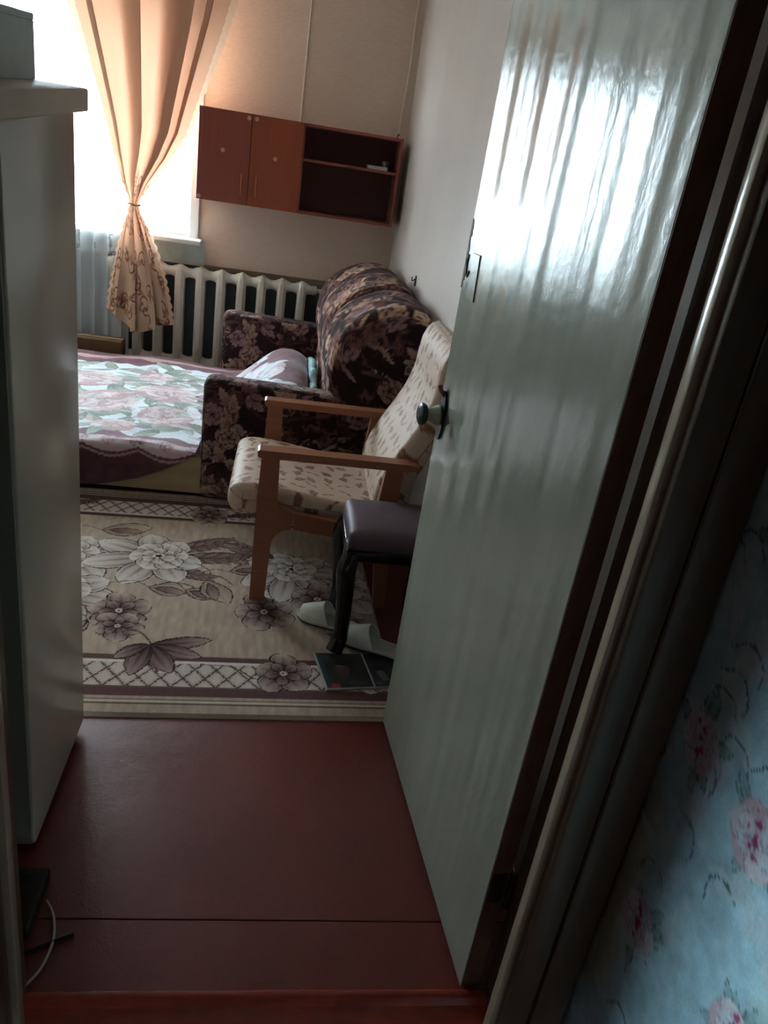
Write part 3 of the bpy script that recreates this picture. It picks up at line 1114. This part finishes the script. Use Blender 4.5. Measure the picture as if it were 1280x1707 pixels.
# ================================================================== ARMCHAIR
fc = Canvas(1.0, 1.4, .003, (204, 178, 158))
rr = random.Random(8)
for i in range(16):
    for j in range(22):
        x, y = .03 + i * .064 + rr.uniform(-.012, .012) + (.032 if j % 2 else 0), .03 + j * .064 + rr.uniform(-.012, .012)
        a = rr.random() * 6.28
        c = rr.choice([(158, 108, 94), (142, 96, 80), (170, 120, 104)])
        kx = rr.random()
        if kx < .6:
            for q in range(5):
                fc.petal(x, y, a + q * 1.2566, .019, .014, c, c, None, shape=.6, skew=1.3)
            fc.disc(x, y, .004, (200, 160, 120))
        fc.petal(x, y, a + .6, .032, .010, (132, 106, 74), (120, 96, 70), None)
        fc.petal(x, y, a + 3.4, .028, .009, (132, 106, 74), (120, 96, 70), None)
chair = thing('armchair', (.2, 2.77, 0), 'wooden armchair with flowered cream seat and back between stool and sofa', 'chair')


def pad(name, front, thick, y0, y1, vo, loop_in=None):
    """curved pad: front = (x,z) line of its face, thickness behind it, rounded rims"""
    q = smooth_curve(front, 90)
    t = np.gradient(q, axis=0)
    t /= np.linalg.norm(t, axis=1)[:, None]
    nrm_ = np.stack([t[:, 1], -t[:, 0]], 1)
    back = (q + nrm_ * (np.linspace(thick, min(thick, .064), len(q))[:, None]))[::-1]
    loop = np.vstack([q, [q[-1] + nrm_[-1] * thick / 2 + t[-1] * thick * .42], back, [q[0] + nrm_[0] * thick / 2 - t[0] * thick * .42], q[:1]])
    loop = smooth_curve(loop, 230)
    c = (q + nrm_ * thick / 2)
    if loop_in is not None:
        loop = smooth_curve(loop_in, 230, True)
        c = smooth_curve(front, 90)
    vs_ = np.concatenate([np.linspace(0, .06, 8, endpoint=False), np.linspace(.06, .94, 150), np.linspace(.94, 1, 9)[1:]])
    G = np.zeros((len(loop), len(vs_), 3))
    d2 = ((loop[:, None] - c[None]) ** 2).sum(-1)
    near = c[d2.argmin(1)]
    for j, v in enumerate(vs_):
        e = min(v, 1 - v) / .06
        k = 1.0 if e >= 1 else math.sqrt(max(0, 1 - (1 - e) ** 2)) * .75 + .25
        if e <= 0:
            k = .02
        p = near + (loop - near) * k
        G[:, j, 0], G[:, j, 1], G[:, j, 2] = p[:, 0], y0 + (y1 - y0) * v, p[:, 1]
    arc = np.concatenate([[0], np.cumsum(np.linalg.norm(np.diff(loop, axis=0), axis=1))])
    C = fc.sample(np.broadcast_to(G[..., 1] - y0 + .05, G.shape[:2]), np.broadcast_to(arc[:, None], G.shape[:2]) + vo, True)
    return grid_obj(name, [(G, C)], M['chair_fabric'], chair, weld=True)


pad('seat', [(-.09, .392), (.0, .39), (.15, .38), (.38, .373)], .06, 2.505, 3.05, .0, [(-.105, .335), (-.135, .36), (-.14, .405), (-.12, .437), (-.07, .448), (.02, .442), (.12, .428), (.22, .412), (.33, .403), (.41, .403), (.43, .385), (.42, .352), (.3, .342), (.15, .342), (.0, .338)])
pad('backrest', [(.375, .40), (.388, .49), (.42, .57), (.465, .655), (.51, .745), (.536, .83), (.543, .90), (.552, .955), (.578, 1.0), (.605, 1.012)], .135, 2.512, 3.045, .5)
for y in (2.462, 3.062):
    ya, yb_ = y, y + .034
    # armrest
    am = MB()
    am.prism([(-.045, .578), (-.047, .598), (-.04, .602), (.47, .602), (.512, .598), (.512, .583), (.47, .574), (-.03, .574)], y - .012, y + .046, 'y')
    am.build('armrest', M['chair_wood'], chair)
    # front leg, wide at the rail with a curved bracket, tapering down
    outline = [(-.032, .574), (-.036, .40), (-.034, .0105), (.020, .0105), (.026, .24)] + [(.026 + .07 * (1 - math.cos(a)), .24 + .07 * math.sin(a)) for a in np.linspace(.2, 1.5, 6)] + [(.10, .372), (.036, .40), (.03, .574)]
    MB().prism(outline, ya, yb_, 'y').build('leg', M['chair_wood'], chair)
    MB().prism([(.40, .574), (.385, .40), (.43, .0105), (.472, .0105), (.456, .40), (.462, .574)], ya, yb_, 'y').build('leg', M['chair_wood'], chair)
    MB().prism([(.10, .372), (.384, .335), (.384, .275), (.10, .308)], ya + .004, yb_ - .004, 'y').build('side_rail', M['chair_wood'], chair)
MB().box(-.02, .01, 2.497, 3.061, .27, .335, bev=.004).build('front_rail', M['chair_wood'], chair)
MB().box(.395, .42, 2.497, 3.061, .265, .33, bev=.004).build('rear_rail', M['chair_wood'], chair)
for z in (.56, .80):
    xz = np.interp(z, [.4, .5, .7, .9], [.45, .465, .545, .612])
    MB().box(xz, xz + .02, 2.497, 3.061 if z < .6 else 3.03, z, z + .05, bev=.003).build('back_slat', M['chair_wood'], chair)

# ================================================================== STOOL
stool = thing('stool', (.42, 2.30, 0), 'dark stool with mauve cushion and black curved legs beside the open door', 'stool')
SX0, SX1, SY0, SY1 = .262, .575, 2.145, 2.44


def dome(W):
    W = W.copy()
    u = (W[..., 0] - .4185) / .156
    v = (W[..., 1] - 2.2925) / .147
    W[..., 2] += np.where(W[..., 2] > .43, .012 * (1 - np.clip(np.abs(u), 0, 1) ** 3) * (1 - np.clip(np.abs(v), 0, 1) ** 3), 0)
    return W


grid_obj('cushion', rbox_grids((.4185, 2.2925, .432), (.155, .146, .036), .026, .012, lambda W, ax: np.ones(W.shape), dome), M['stool_top'], stool, weld=True)
MB().box(SX0, SX1, SY0, SY1, .366, .408, bev=.008, seg=3).build('apron', M['stool_black'], stool, smooth=True)
MB().box(SX0 - .010, SX0 + .001, SY0 - .006, SY0 + .006, .374, .450, bev=.002).build('chrome_trim', M['chrome'], stool, smooth=True)
for sx in (0, 1):
    for sy in (0, 1):
        cx = SX0 + .022 if sx == 0 else SX1 - .022
        cy = SY0 + .022 if sy == 0 else SY1 - .022
        ox, oy = (-1 if sx == 0 else 1), (-1 if sy == 0 else 1)
        pts = [(0, 0, .372), (.012, .012, .33), (.012, .012, .29), (.006, .006, .22), (.002, .002, .15), (.0, .0, .09), (.002, .002, .045), (.012, .012, .018), (.016, .016, .004)]
        if sx == 0 and sy == 0:
            pts = [(a, b, c + .002 * 0) for a, b, c in pts]
        q = smooth_curve([(cx + a * ox, cy + b * oy, c + .018) for a, b, c in pts], 26)
        rad = list(np.interp(np.linspace(0, 1, 26), [0, .15, .5, .8, .92, 1], [.030, .033, .027, .025, .028, .030]))
        MB().tube(q, rad, 12).build('leg', M['stool_black'], stool, smooth=True)


# ================================================================== SLIPPERS
def slipper(toe, heel, z0, label):
    toe, heel = np.array(toe), np.array(heel)
    d = heel - toe
    L = np.linalg.norm(d)
    d /= L
    n = np.array([-d[1], d[0]])
    t = thing('slipper', (toe[0] + d[0] * L / 2, toe[1] + d[1] * L / 2, z0), label, 'slipper', 'pair of white slippers')

    def Wp(u, v, z):
        return (toe[0] + d[0] * u + n[0] * v, toe[1] + d[1] * u + n[1] * v, z0 + z)

    def halfw(u):
        x = u / L
        return np.interp(x, [0, .03, .08, .16, .3, .5, .7, .85, .94, .98, 1], [.004, .02, .034, .043, .047, .041, .036, .036, .030, .02, .004])
    us_ = np.concatenate([np.linspace(0, .03, 8) * L, np.linspace(.05, .95, 24) * L, np.linspace(.97, 1, 8) * L])
    out = [(u, halfw(u)) for u in us_] + [(u, -halfw(u)) for u in us_[::-1]]
    m1 = MB()
    m1.prism(out, .006, .014, 'z', fn=Wp)
    m1.build('insole', M['slipper_sole'], t)
    m2 = MB()
    m2.prism([(u, v * .985) for u, v in out], 0, .0062, 'z', fn=Wp)
    m2.build('outsole', M['slipper_under'], t)
    # vamp: arched band over the forefoot, open toe
    nu_, nv_ = 18, 28
    G = np.zeros((nu_, nv_, 3))
    G2 = np.zeros((nu_, nv_, 3))
    for i in range(nu_):
        a = i / (nu_ - 1)
        for j in range(nv_):
            w = PI * j / (nv_ - 1)
            u = L * (.11 + .36 * a) - .012 * math.sin(w) + .02 * a * (1 - math.sin(w))
            hw_ = halfw(u)
            hgt = .034 + .040 * a
            for GG, k in ((G, 1.0), (G2, .92)):
                v = hw_ * k * math.cos(w) * (1.0 + .04 * math.sin(w))
                GG[i, j] = Wp(u, v, .010 + hgt * k * max(0, math.sin(w)) ** .75)
    rim1 = np.stack([G[0], G2[0]])
    rim2 = np.stack([G[-1], G2[-1]])
    grid_obj('vamp', [(G, None), (G2, None), (rim1, None), (rim2, None)], M['slipper'], t, weld=True)
    mm = MB()
    mm.tube([Wp(u, v, .0145) for u, v in out[::2]] + [Wp(*out[0], .0145)], .0022, 6)
    mm.build('piping', M['slipper'], t)
    return t


slipper((.146, 2.388), (.366, 2.282), .0105, 'white open-toe slipper farther from the door, on the rug behind stool leg')
slipper((.288, 2.248), (.520, 2.132), .0195, 'white open-toe slipper nearer the door, its heel on the magazines')


# ================================================================== MAGAZINES
def magazine(corners, z0, thick, canv, label):
    """corners: bottom-left, bottom-right, top-right, top-left in world x,y"""
    c = np.array(corners)
    w, h = np.linalg.norm(c[1] - c[0]), np.linalg.norm(c[3] - c[0])
    t = thing('magazine', (*c.mean(0), z0), label, 'magazine', 'magazines under the stool')
    m = MB()
    m.prism([tuple(p) for p in c], z0, z0 + thick, 'z')
    m.build('pages', M['paper'], t)
    nu_, nv_ = int(w / .002), int(h / .002)
    A, B = np.meshgrid(np.linspace(.002 / w, 1 - .002 / w, nu_), np.linspace(0.002 / h, 1 - .002 / h, nv_), indexing='ij')
    xy = c[0] * ((1 - A) * (1 - B))[..., None] + c[1] * (A * (1 - B))[..., None] + c[2] * (A * B)[..., None] + c[3] * ((1 - A) * B)[..., None]
    P = np.concatenate([xy, np.full(A.shape + (1,), z0 + thick + .0006)], -1)
    grid_obj('cover', [(P, canv.sample(A * w, B * h))], M['print'], t, smooth=False)
    return t


mc = Canvas(.16, .22, .002, (52, 56, 54))
mc.a *= (.7 + .6 * vnoise(mc.X * 30, mc.Y * 24, 41))[..., None]
mc.a[mc.X < .022] = (60, 76, 84)
mc.a[mc.X < .005] = (184, 188, 186)
mc.a[mc.Y < .005] = (176, 172, 168)
mc.petal(.07, .05, 1.5, .10, .05, (70, 58, 56), (96, 70, 64), None, shape=.7)
mc.petal(.062, .125, .5, .034, .026, (150, 108, 96), (120, 84, 76), None)
mc.petal(.05, .135, .2, .07, .03, (36, 32, 32), (30, 28, 28), None)
mc.rect(.034, .018, 0, .014, .011, (164, 62, 60))
mc.rect(.11, .03, 0, .03, .006, (70, 78, 76))
magazine([(.236, 1.945), (.392, 1.968), (.360, 2.150), (.198, 2.140)], .0105, .006, mc, 'dark magazine with a red square on its cover, at a stool leg')
m2c = Canvas(.16, .22, .002, (44, 46, 50))
m2c.a *= (.7 + .6 * vnoise(m2c.X * 26, m2c.Y * 40, 42))[..., None]
m2c.a[m2c.X < .004] = (150, 150, 150)
m2c.rect(.04, .06, .2, .012, .028, (104, 108, 108))
m2c.rect(.02, .02, 0, .012, .008, (90, 92, 96))
magazine([(.3935, 1.969), (.50, 1.985), (.475, 2.160), (.3615, 2.151)], .0105, .007, m2c, 'darker magazine lying half hidden behind the door edge, under a slipper')

# ================================================================== HANGING CABINET
cab = thing('wall_cabinet', (.012, 5.295, 1.207), 'reddish brown wall cabinet with two doors and open shelves', 'cabinet')
CX0, CX1, CY0, CY1, CZ0, CZ1 = -.602, .628, 5.17, YB - .001, 1.207, 1.720
T = .016
MB().box(CX0, CX0 + T, CY0 + .018, CY1, CZ0, CZ1, bev=.001).build('side_panel', M['cab_side'], cab)
MB().box(CX1 - T, CX1, CY0, CY1, CZ0, CZ1, bev=.001).build('side_panel', M['cab_side'], cab)
MB().box(.014, .030, CY0 + .018, CY1, CZ0 + T, CZ1 - T, bev=.001).build('divider', M['cab_side'], cab)
MB().box(CX0 + T, CX1 - T, CY0 + .018, CY1, CZ1 - T, CZ1, bev=.001).build('top_panel', M['cab_side'], cab)
MB().box(CX0 + T, CX1 - T, CY0 + .018, CY1, CZ0, CZ0 + T, bev=.001).build('bottom_panel', M['cab_side'], cab)
MB().box(.030, CX1 - T, CY0, CY0 + .018, CZ1 - T, CZ1, bev=.001).build('front_edge', M['cab_side'], cab)
MB().box(.030, CX1 - T, CY0, CY0 + .018, CZ0, CZ0 + T, bev=.001).build('front_edge', M['cab_side'], cab)
MB().box(CX0 + T, CX1 - T, CY1 - .006, CY1 - .001, CZ0 + T, CZ1 - T).build('back_panel', M['cab_back'], cab)
MB().box(.030, CX1 - T, CY0 + .02, CY1 - .006, 1.510, 1.526, bev=.001).build('shelf', M['cab_side'], cab)
for x0, x1, mt, hx in ((CX0, -.2925, 'cab_door_a', -.333), (-.2895, .0185, 'cab_door_b', -.243)):
    d = MB().box(x0, x1, CY0, CY0 + .016, CZ0, CZ1, bev=.0015).build('door', M[mt], cab)
    MB().tube([(hx, CY0, 1.262), (hx, CY0 - .016, 1.266), (hx, CY0 - .018, 1.30), (hx, CY0 - .018, 1.35), (hx, CY0 - .016, 1.384), (hx, CY0, 1.388)], .0055, 8).build('handle', M['handle_wood'], d)
    spots = ((-.31, 1.695), (-.455, 1.50), (-.585, 1.225)) if x0 < -.5 else ((-.265, 1.695), (-.14, 1.495))
    for sx_, sz in spots:
        s_ = MB()
        s_.lathe([(.012, 0), (.0125, .001), (.009, .0012), (.008, .0006)], (sx_, CY0, sz), (0, -1, 0), 18)
        s_.build('sticker', M['sticker'], d)
# things on the shelf
b1 = thing('small_book', (.50, 5.27, 1.5262), 'small pale book lying on the open cabinet shelf', 'book')
MB().box(.43, .555, 5.21, 5.33, 1.5264, 1.544, bev=.001).build('pages', M['paper'], b1)
MB().box(.428, .557, 5.208, 5.332, 1.5441, 1.5475, bev=.001).build('cover', M['white_plastic'], b1)
t_ = MB()
t_.lathe([(.0, 0), (.022, .001), (.025, .006), (.025, .03), (.02, .036), (.012, .037)], (.545, 5.29, 1.5477), (0, 0, 1), 18)
tag(t_.build('round_tin', pmat('grey_tin', (118, 118, 116), .35, .5, metal=.6), smooth=True), 'small grey round tin on top of the book on the shelf', 'tin')

# cords above the cabinet
tag(MB().tube([(-.010, YB - .004, 1.722), (-.008, YB - .004, 2.0), (-.006, YB - .004, ZC)], .0042, 6).build('hanging_cord', M['cord_light']), 'thin pale cord on the wall above the cabinet doors', 'cord')
hc = thing('hanging_cord', (.60, YB - .01, 1.722), 'pale cord with a hook above the right end of the cabinet', 'cord')
MB().tube([(.618, YB - .004, 1.735), (.622, YB - .004, 1.85), (.632, YB - .004, 2.15), (.628, YB - .004, 2.4), (.632, YB - .004, ZC)], .0048, 6).build('cord', M['cord_light'], hc)
MB().tube([(.612, YB - .006, 1.722), (.612, YB - .012, 1.745), (.618, YB - .014, 1.755), (.622, YB - .008, 1.745)], .004, 6).build('hook', M['bare_wood'], hc)

# ================================================================== RADIATOR
rad = thing('radiator', (-.45, 5.34, 0), 'ivory cast-iron radiator of many ribs under the window sill', 'radiator')
first = None
for i in range(10):
    x = .102 - .1335 * i
    if first is None:
        s = MB()
        zt, zb = .775, .085
        # column: wedge-fronted rib with pointed crown
        prof_c = [(-.030, 5.300), (-.030, 5.385), (.030, 5.385), (.030, 5.300), (.012, 5.281), (-.012, 5.281)]
        vs_, n_ = [], len(prof_c)
        for z, k in ((zb, .75), (zb + .02, 1.0), (zt - .045, 1.0), (zt - .012, .8), (zt, .25)):
            for px_, py_ in prof_c:
                vs_.append((x + px_ * k, 5.335 + (py_ - 5.335) * (k if k > .5 else .6), z))
        fs_ = [[r * n_ + q, r * n_ + (q + 1) % n_, (r + 1) * n_ + (q + 1) % n_, (r + 1) * n_ + q] for r in range(4) for q in range(n_)]
        fs_ += [list(range(n_))[::-1], list(range(4 * n_, 5 * n_))]
        s.add(vs_, fs_)
        for z in (zt - .048, zb + .055):     # hubs joining neighbouring ribs, flared towards the rib
            m_ = 16
            vs_, fs_ = [], []
            for xx_, r_ in ((-.0665, .030), (-.05, .031), (-.028, .042), (0, .046), (.028, .042), (.05, .031), (.0665, .030)):
                for q in range(m_):
                    w = 2 * PI * q / m_
                    vs_.append((x + xx_, 5.335 + r_ * 1.05 * math.cos(w), z + r_ * math.sin(w)))
            for r in range(6):
                for q in range(m_):
                    fs_.append([r * m_ + q, r * m_ + (q + 1) % m_, (r + 1) * m_ + (q + 1) % m_, (r + 1) * m_ + q])
            fs_ += [list(range(m_))[::-1], list(range(6 * m_, 7 * m_))]
            s.add(vs_, fs_)
        first = s.build('section', M['radiator'], rad, smooth=True)
    else:
        c = first.copy()
        COL.objects.link(c)
        c.parent = rad
        c.location = (-.1335 * i, 0, .0012 * i)
        ORG[c.name] = ORG[first.name]
MB().tube([(.168, 5.335, .727), (.22, 5.335, .727), (.30, 5.335, .727), (.42, 5.335, .72), (.52, 5.35, .70), (.54, 5.36, .62), (.54, 5.36, .02)], .014, 12).build('pipe', M['radiator'], rad, smooth=True)
MB().lathe([(.026, 0), (.03, .004), (.03, .03), (.026, .034)], (.167, 5.335, .727), (1, 0, 0), 12).build('pipe_nut', M['radiator'], rad, smooth=True)
for x in (-.99, -.19):
    MB().tube([(x, YB - .006, .70), (x, 5.40, .70), (x, 5.36, .672)], .008, 8).build('bracket', M['radiator'], rad)
    MB().box(x - .045, x - .015, 5.32, 5.35, 0, .12).build('foot', M['radiator'], rad)

# ================================================================== CURTAINS
zk = [2.44, 2.13, 1.709, 1.55, 1.40, 1.25, 1.17, 1.12, 1.07, 1.0, .87, .70, .55, .43, .30]
xl = [-1.44, -1.338, -1.196, -1.145, -1.10, -1.045, -1.008, -.992, -1.005, -1.03, -1.065, -1.10, -1.125, -1.135, -1.12]
xr = [-.36, -.452, -.60, -.655, -.745, -.865, -.915, -.942, -.925, -.885, -.825, -.77, -.735, -.715, -.72]
PEACH, BEI, SWR = (208, 158, 128), (206, 172, 146), (126, 86, 68)
cc = Canvas(1.3, 2.3, .005, PEACH)
kk = np.clip((.95 - cc.Y) / .35, 0, 1)[..., None]
cc.a = cc.a * (1 - kk) + np.array(BEI, float) * kk
rr = random.Random(9)
for i in range(110):
    x, y = rr.random() * 1.3, .3 + rr.random() * .95
    a0, R, sg = rr.random() * 6.28, .035 + .03 * rr.random(), rr.choice([-1, 1])
    pts = [(x + R * (1 - t * .8) * math.cos(a0 + sg * t * 7), y + R * (1 - t * .8) * math.sin(a0 + sg * t * 7)) for t in np.linspace(0, 1, 9)]
    cc.stroke(pts, .010, SWR, .6)
    cc.petal(x, y, a0, .09, .03, SWR, (200, 156, 124), None, alpha=.8, bend=.3)
nu, nv = 420, 300
us = np.linspace(0, 1, nu)
zs = np.concatenate([np.linspace(2.44, 1.2, 150), np.linspace(1.19, 1.05, 30), np.linspace(1.04, 0, 120) * .0 + np.linspace(1.04, .0, 120)])
curt = thing('curtain', (-.95, 5.17, .33), 'orange lace-edged curtain tied in the middle beside the window', 'curtain')
G = np.zeros((nu, nv, 3))
nf = 4.0
for j in range(nv):
    z = zs[j]
    low = z < 1.05
    if low:
        t = (1.04 - z) / 1.04
        bottom = np.interp(us, [0, .12, .3, .45, .6, .8, 1], [.47, .43, .36, .325, .37, .395, .41])
        zz_ = 1.04 - t * (1.04 - bottom)
    else:
        zz_ = np.full(nu, z)
    a = np.interp(-zz_, [-q for q in zk], xl)
    b = np.interp(-zz_, [-q for q in zk], xr)
    wd = b - a
    pinch = np.clip(np.abs(zz_ - 1.12) / .5, 0, 1)
    uu = np.interp(us, [0, .10, .13, .33, .41, .64, .76, .88, .90, 1], [0, .16, .12, .46, .33, .76, .57, .87, .83, 1])
    yo = np.interp(us, [0, .10, .13, .33, .41, .64, .76, .88, .90, 1], [0, -.006, .006, -.014, .012, -.014, .014, -.004, .005, 0])
    uu = uu + .006 * np.sin(2 * PI * 9 * us + zz_ * 2)
    scall = (.012 * np.abs(np.sin(zz_ * 62)) - .004) * (us ** 30) - (.012 * np.abs(np.sin(zz_ * 62)) - .004) * ((1 - us) ** 30)
    G[:, j, 0] = a + wd * uu + scall
    G[:, j, 1] = 5.165 + yo * (.8 + 1.2 * pinch) + (.003 + .010 * pinch) * np.sin(2 * PI * 5 * us + 1.1 + .5 * np.sin(zz_ * 2)) - .018 * np.sin(PI * us)
    G[:, j, 2] = zz_
UV = np.broadcast_to(us[:, None], G.shape[:2])
Cc = cc.sample(UV * 1.25, G[..., 2])
lace = ((UV > .972) | (UV < .028))[..., None]
Cc = np.where(lace, lin((228, 190, 160)), Cc)
grid_obj('cloth', [(G, Cc)], M['curtain'], curt)
MB().tube([(-.967 + .034 * math.cos(a), 5.165 + .036 * math.sin(a), 1.12 + .004 * math.sin(a * 2)) for a in np.linspace(0, 2 * PI, 24)], .007, 8).build('tie_band', pmat('cream_tie', (206, 170, 138), .7), curt, smooth=True)
# sheer tulle
tc = Canvas(1.4, 2.3, .0025, (246, 249, 250))
for x, y in [(i * .105 + .03, .80 + .02 * ((i * 7) % 3)) for i in range(13)] + [(i * .2 + .08, 1.15) for i in range(6)]:
    for q in range(4):
        tc.petal(x, y, .7 + q * 1.57, .018, .012, (90, 104, 110), (110, 124, 128), None, shape=.5)
    tc.petal(x, y, 1.57, .12, .006, (140, 154, 158), (150, 164, 168), None)
    for q in range(4):
        tc.disc(x + .01 * math.sin(q * 3), y + .05 + q * .022, .006, (130, 146, 152))
nu, nv = 400, 360
us, zs = np.linspace(0, 1, nu), np.linspace(.17, 2.44, nv)
U, Zg = np.meshgrid(us, zs, indexing='ij')
Xg = -2.42 + U * 1.41 + .012 * np.sin(U * 2 * PI * 17)
Yg = 5.238 + .017 * np.sin(U * 2 * PI * 17 + 1.2 + .3 * np.sin(Zg * 3)) + .006 * np.sin(U * 60)
tul = grid_obj('tulle_curtain', [(np.stack([Xg, Yg, Zg], -1), tc.sample(U * 1.39, Zg))], M['tulle'])
tag(tul, 'sheer white tulle curtain with small embroidered flowers across the window', 'curtain')
rod = thing('curtain_rod', (-1.4, 5.2, 2.44), 'wooden curtain rod on brackets above the window', 'curtain rod')
MB().tube([(-2.45, 5.2, 2.455), (-.3, 5.2, 2.455)], .012, 10).build('pole', M['chair_wood'], rod, smooth=True)
for x in (-2.35, -.38):
    MB().box(x - .01, x + .01, 5.2, YB, 2.465, 2.485).build('bracket', M['dark_metal'], rod)

# brown carton on the floor behind the bed
bx = thing('carton', (-1.2, 5.11, 0), 'brown carton on the floor below the tulle curtain', 'box')
MB().box(-1.42, -1.005, 5.0, 5.135, 0, .30, bev=.006).build('body', M['brown_box'], bx)
MB().box(-1.42, -1.005, 5.062, 5.075,   .3001, .304, bev=.001).build('tape', M['bed_board'], bx)

# ================================================================== TALL PALE CABINET BY THE DOORWAY
wd = thing('tall_cabinet', (-.74, 1.54, 0), 'tall pale grey enamel cabinet with overhanging top, left of the doorway', 'cabinet')
def tilt(x, y, z):
    return (x, y, z - .075 * (1.782 - y) * max(0.0, (z - 1.2) / .33 if z < 1.53 else 1.0))


MB().box(-1.02, -.444, 1.322, 1.752, .022, 1.53, bev=.006, seg=3, fn=tilt).build('body', M['panel'], wd, smooth=True)
MB().box(-1.015, -.449, 1.314, 1.3218, .03, 1.485, bev=.001).build('back_panel', M['panel_back'], wd)
MB().box(-1.04, -.424, 1.262, 1.782, 1.5305, 1.572, bev=.004, seg=2, fn=tilt).build('top', M['panel_top'], wd, smooth=True)
MB().box(-1.0, -.462, 1.36, 1.74, 0.0, .0215).build('plinth', M['black_metal'], wd)
wbx = thing('storage_box', (-.72, 1.62, 1.5725), 'grey-white carton on top of the tall pale cabinet', 'box')
MB().box(-.93, -.518, 1.50, 1.762, 1.5725, 1.672, bev=.0015, fn=tilt).build('body', M['carton'], wbx)
MB().box(-.93, -.518, 1.50, 1.762, 1.6721, 1.684, bev=.0015, fn=tilt).build('lid', M['carton'], wbx)

# cables by the doorway
tag(MB().tube(smooth_curve([(-.384, 1.19, .006), (-.366, 1.165, .006), (-.352, 1.13, .006), (-.345, 1.09, .006), (-.352, 1.04, .006), (-.372, 1.0, .008)], 40), .0028, 8).build('white_cable', M['cable_white']), 'thin white cable lying in a curve at the left door jamb', 'cable')
tag(MB().tube(smooth_curve([(-.52, 1.02, .03), (-.45, 1.045, .02), (-.39, 1.075, .006), (-.34, 1.10, .005), (-.31, 1.115, .005)], 40), .004, 8).build('dark_cable', M['cable_dark']), 'dark cable crossing the white cable at the left jamb', 'cable')
ad = thing('power_strip', (-.43, 1.18, 0), 'black power strip on the floor below the tall cabinet', 'power strip')
MB().box(-.475, -.392, 1.10, 1.25, .001, .036, bev=.006).build('body', M['cable_dark'], ad)
for y in (1.135, 1.175, 1.215):
    MB().lathe([(.015, 0), (.015, .002), (.012, .002), (.012, .0005)], (-.433, y, .036), (0, 0, 1), 14).build('socket', M['black_metal'], ad)

# hook on the right wall above the sofa
hk2 = thing('wall_hook', (XR, 4.2, 1.0), 'small dark hook on the right wall above the sofa back', 'hook')
MB().box(XR - .006, XR - .0005, 4.185, 4.215, .985, 1.04, bev=.002).build('plate', M['black_metal'], hk2)
MB().tube([(XR - .006, 4.2, 1.02), (XR - .022, 4.2, 1.01), (XR - .024, 4.2, 1.03)], .004, 8).build('prong', M['black_metal'], hk2)
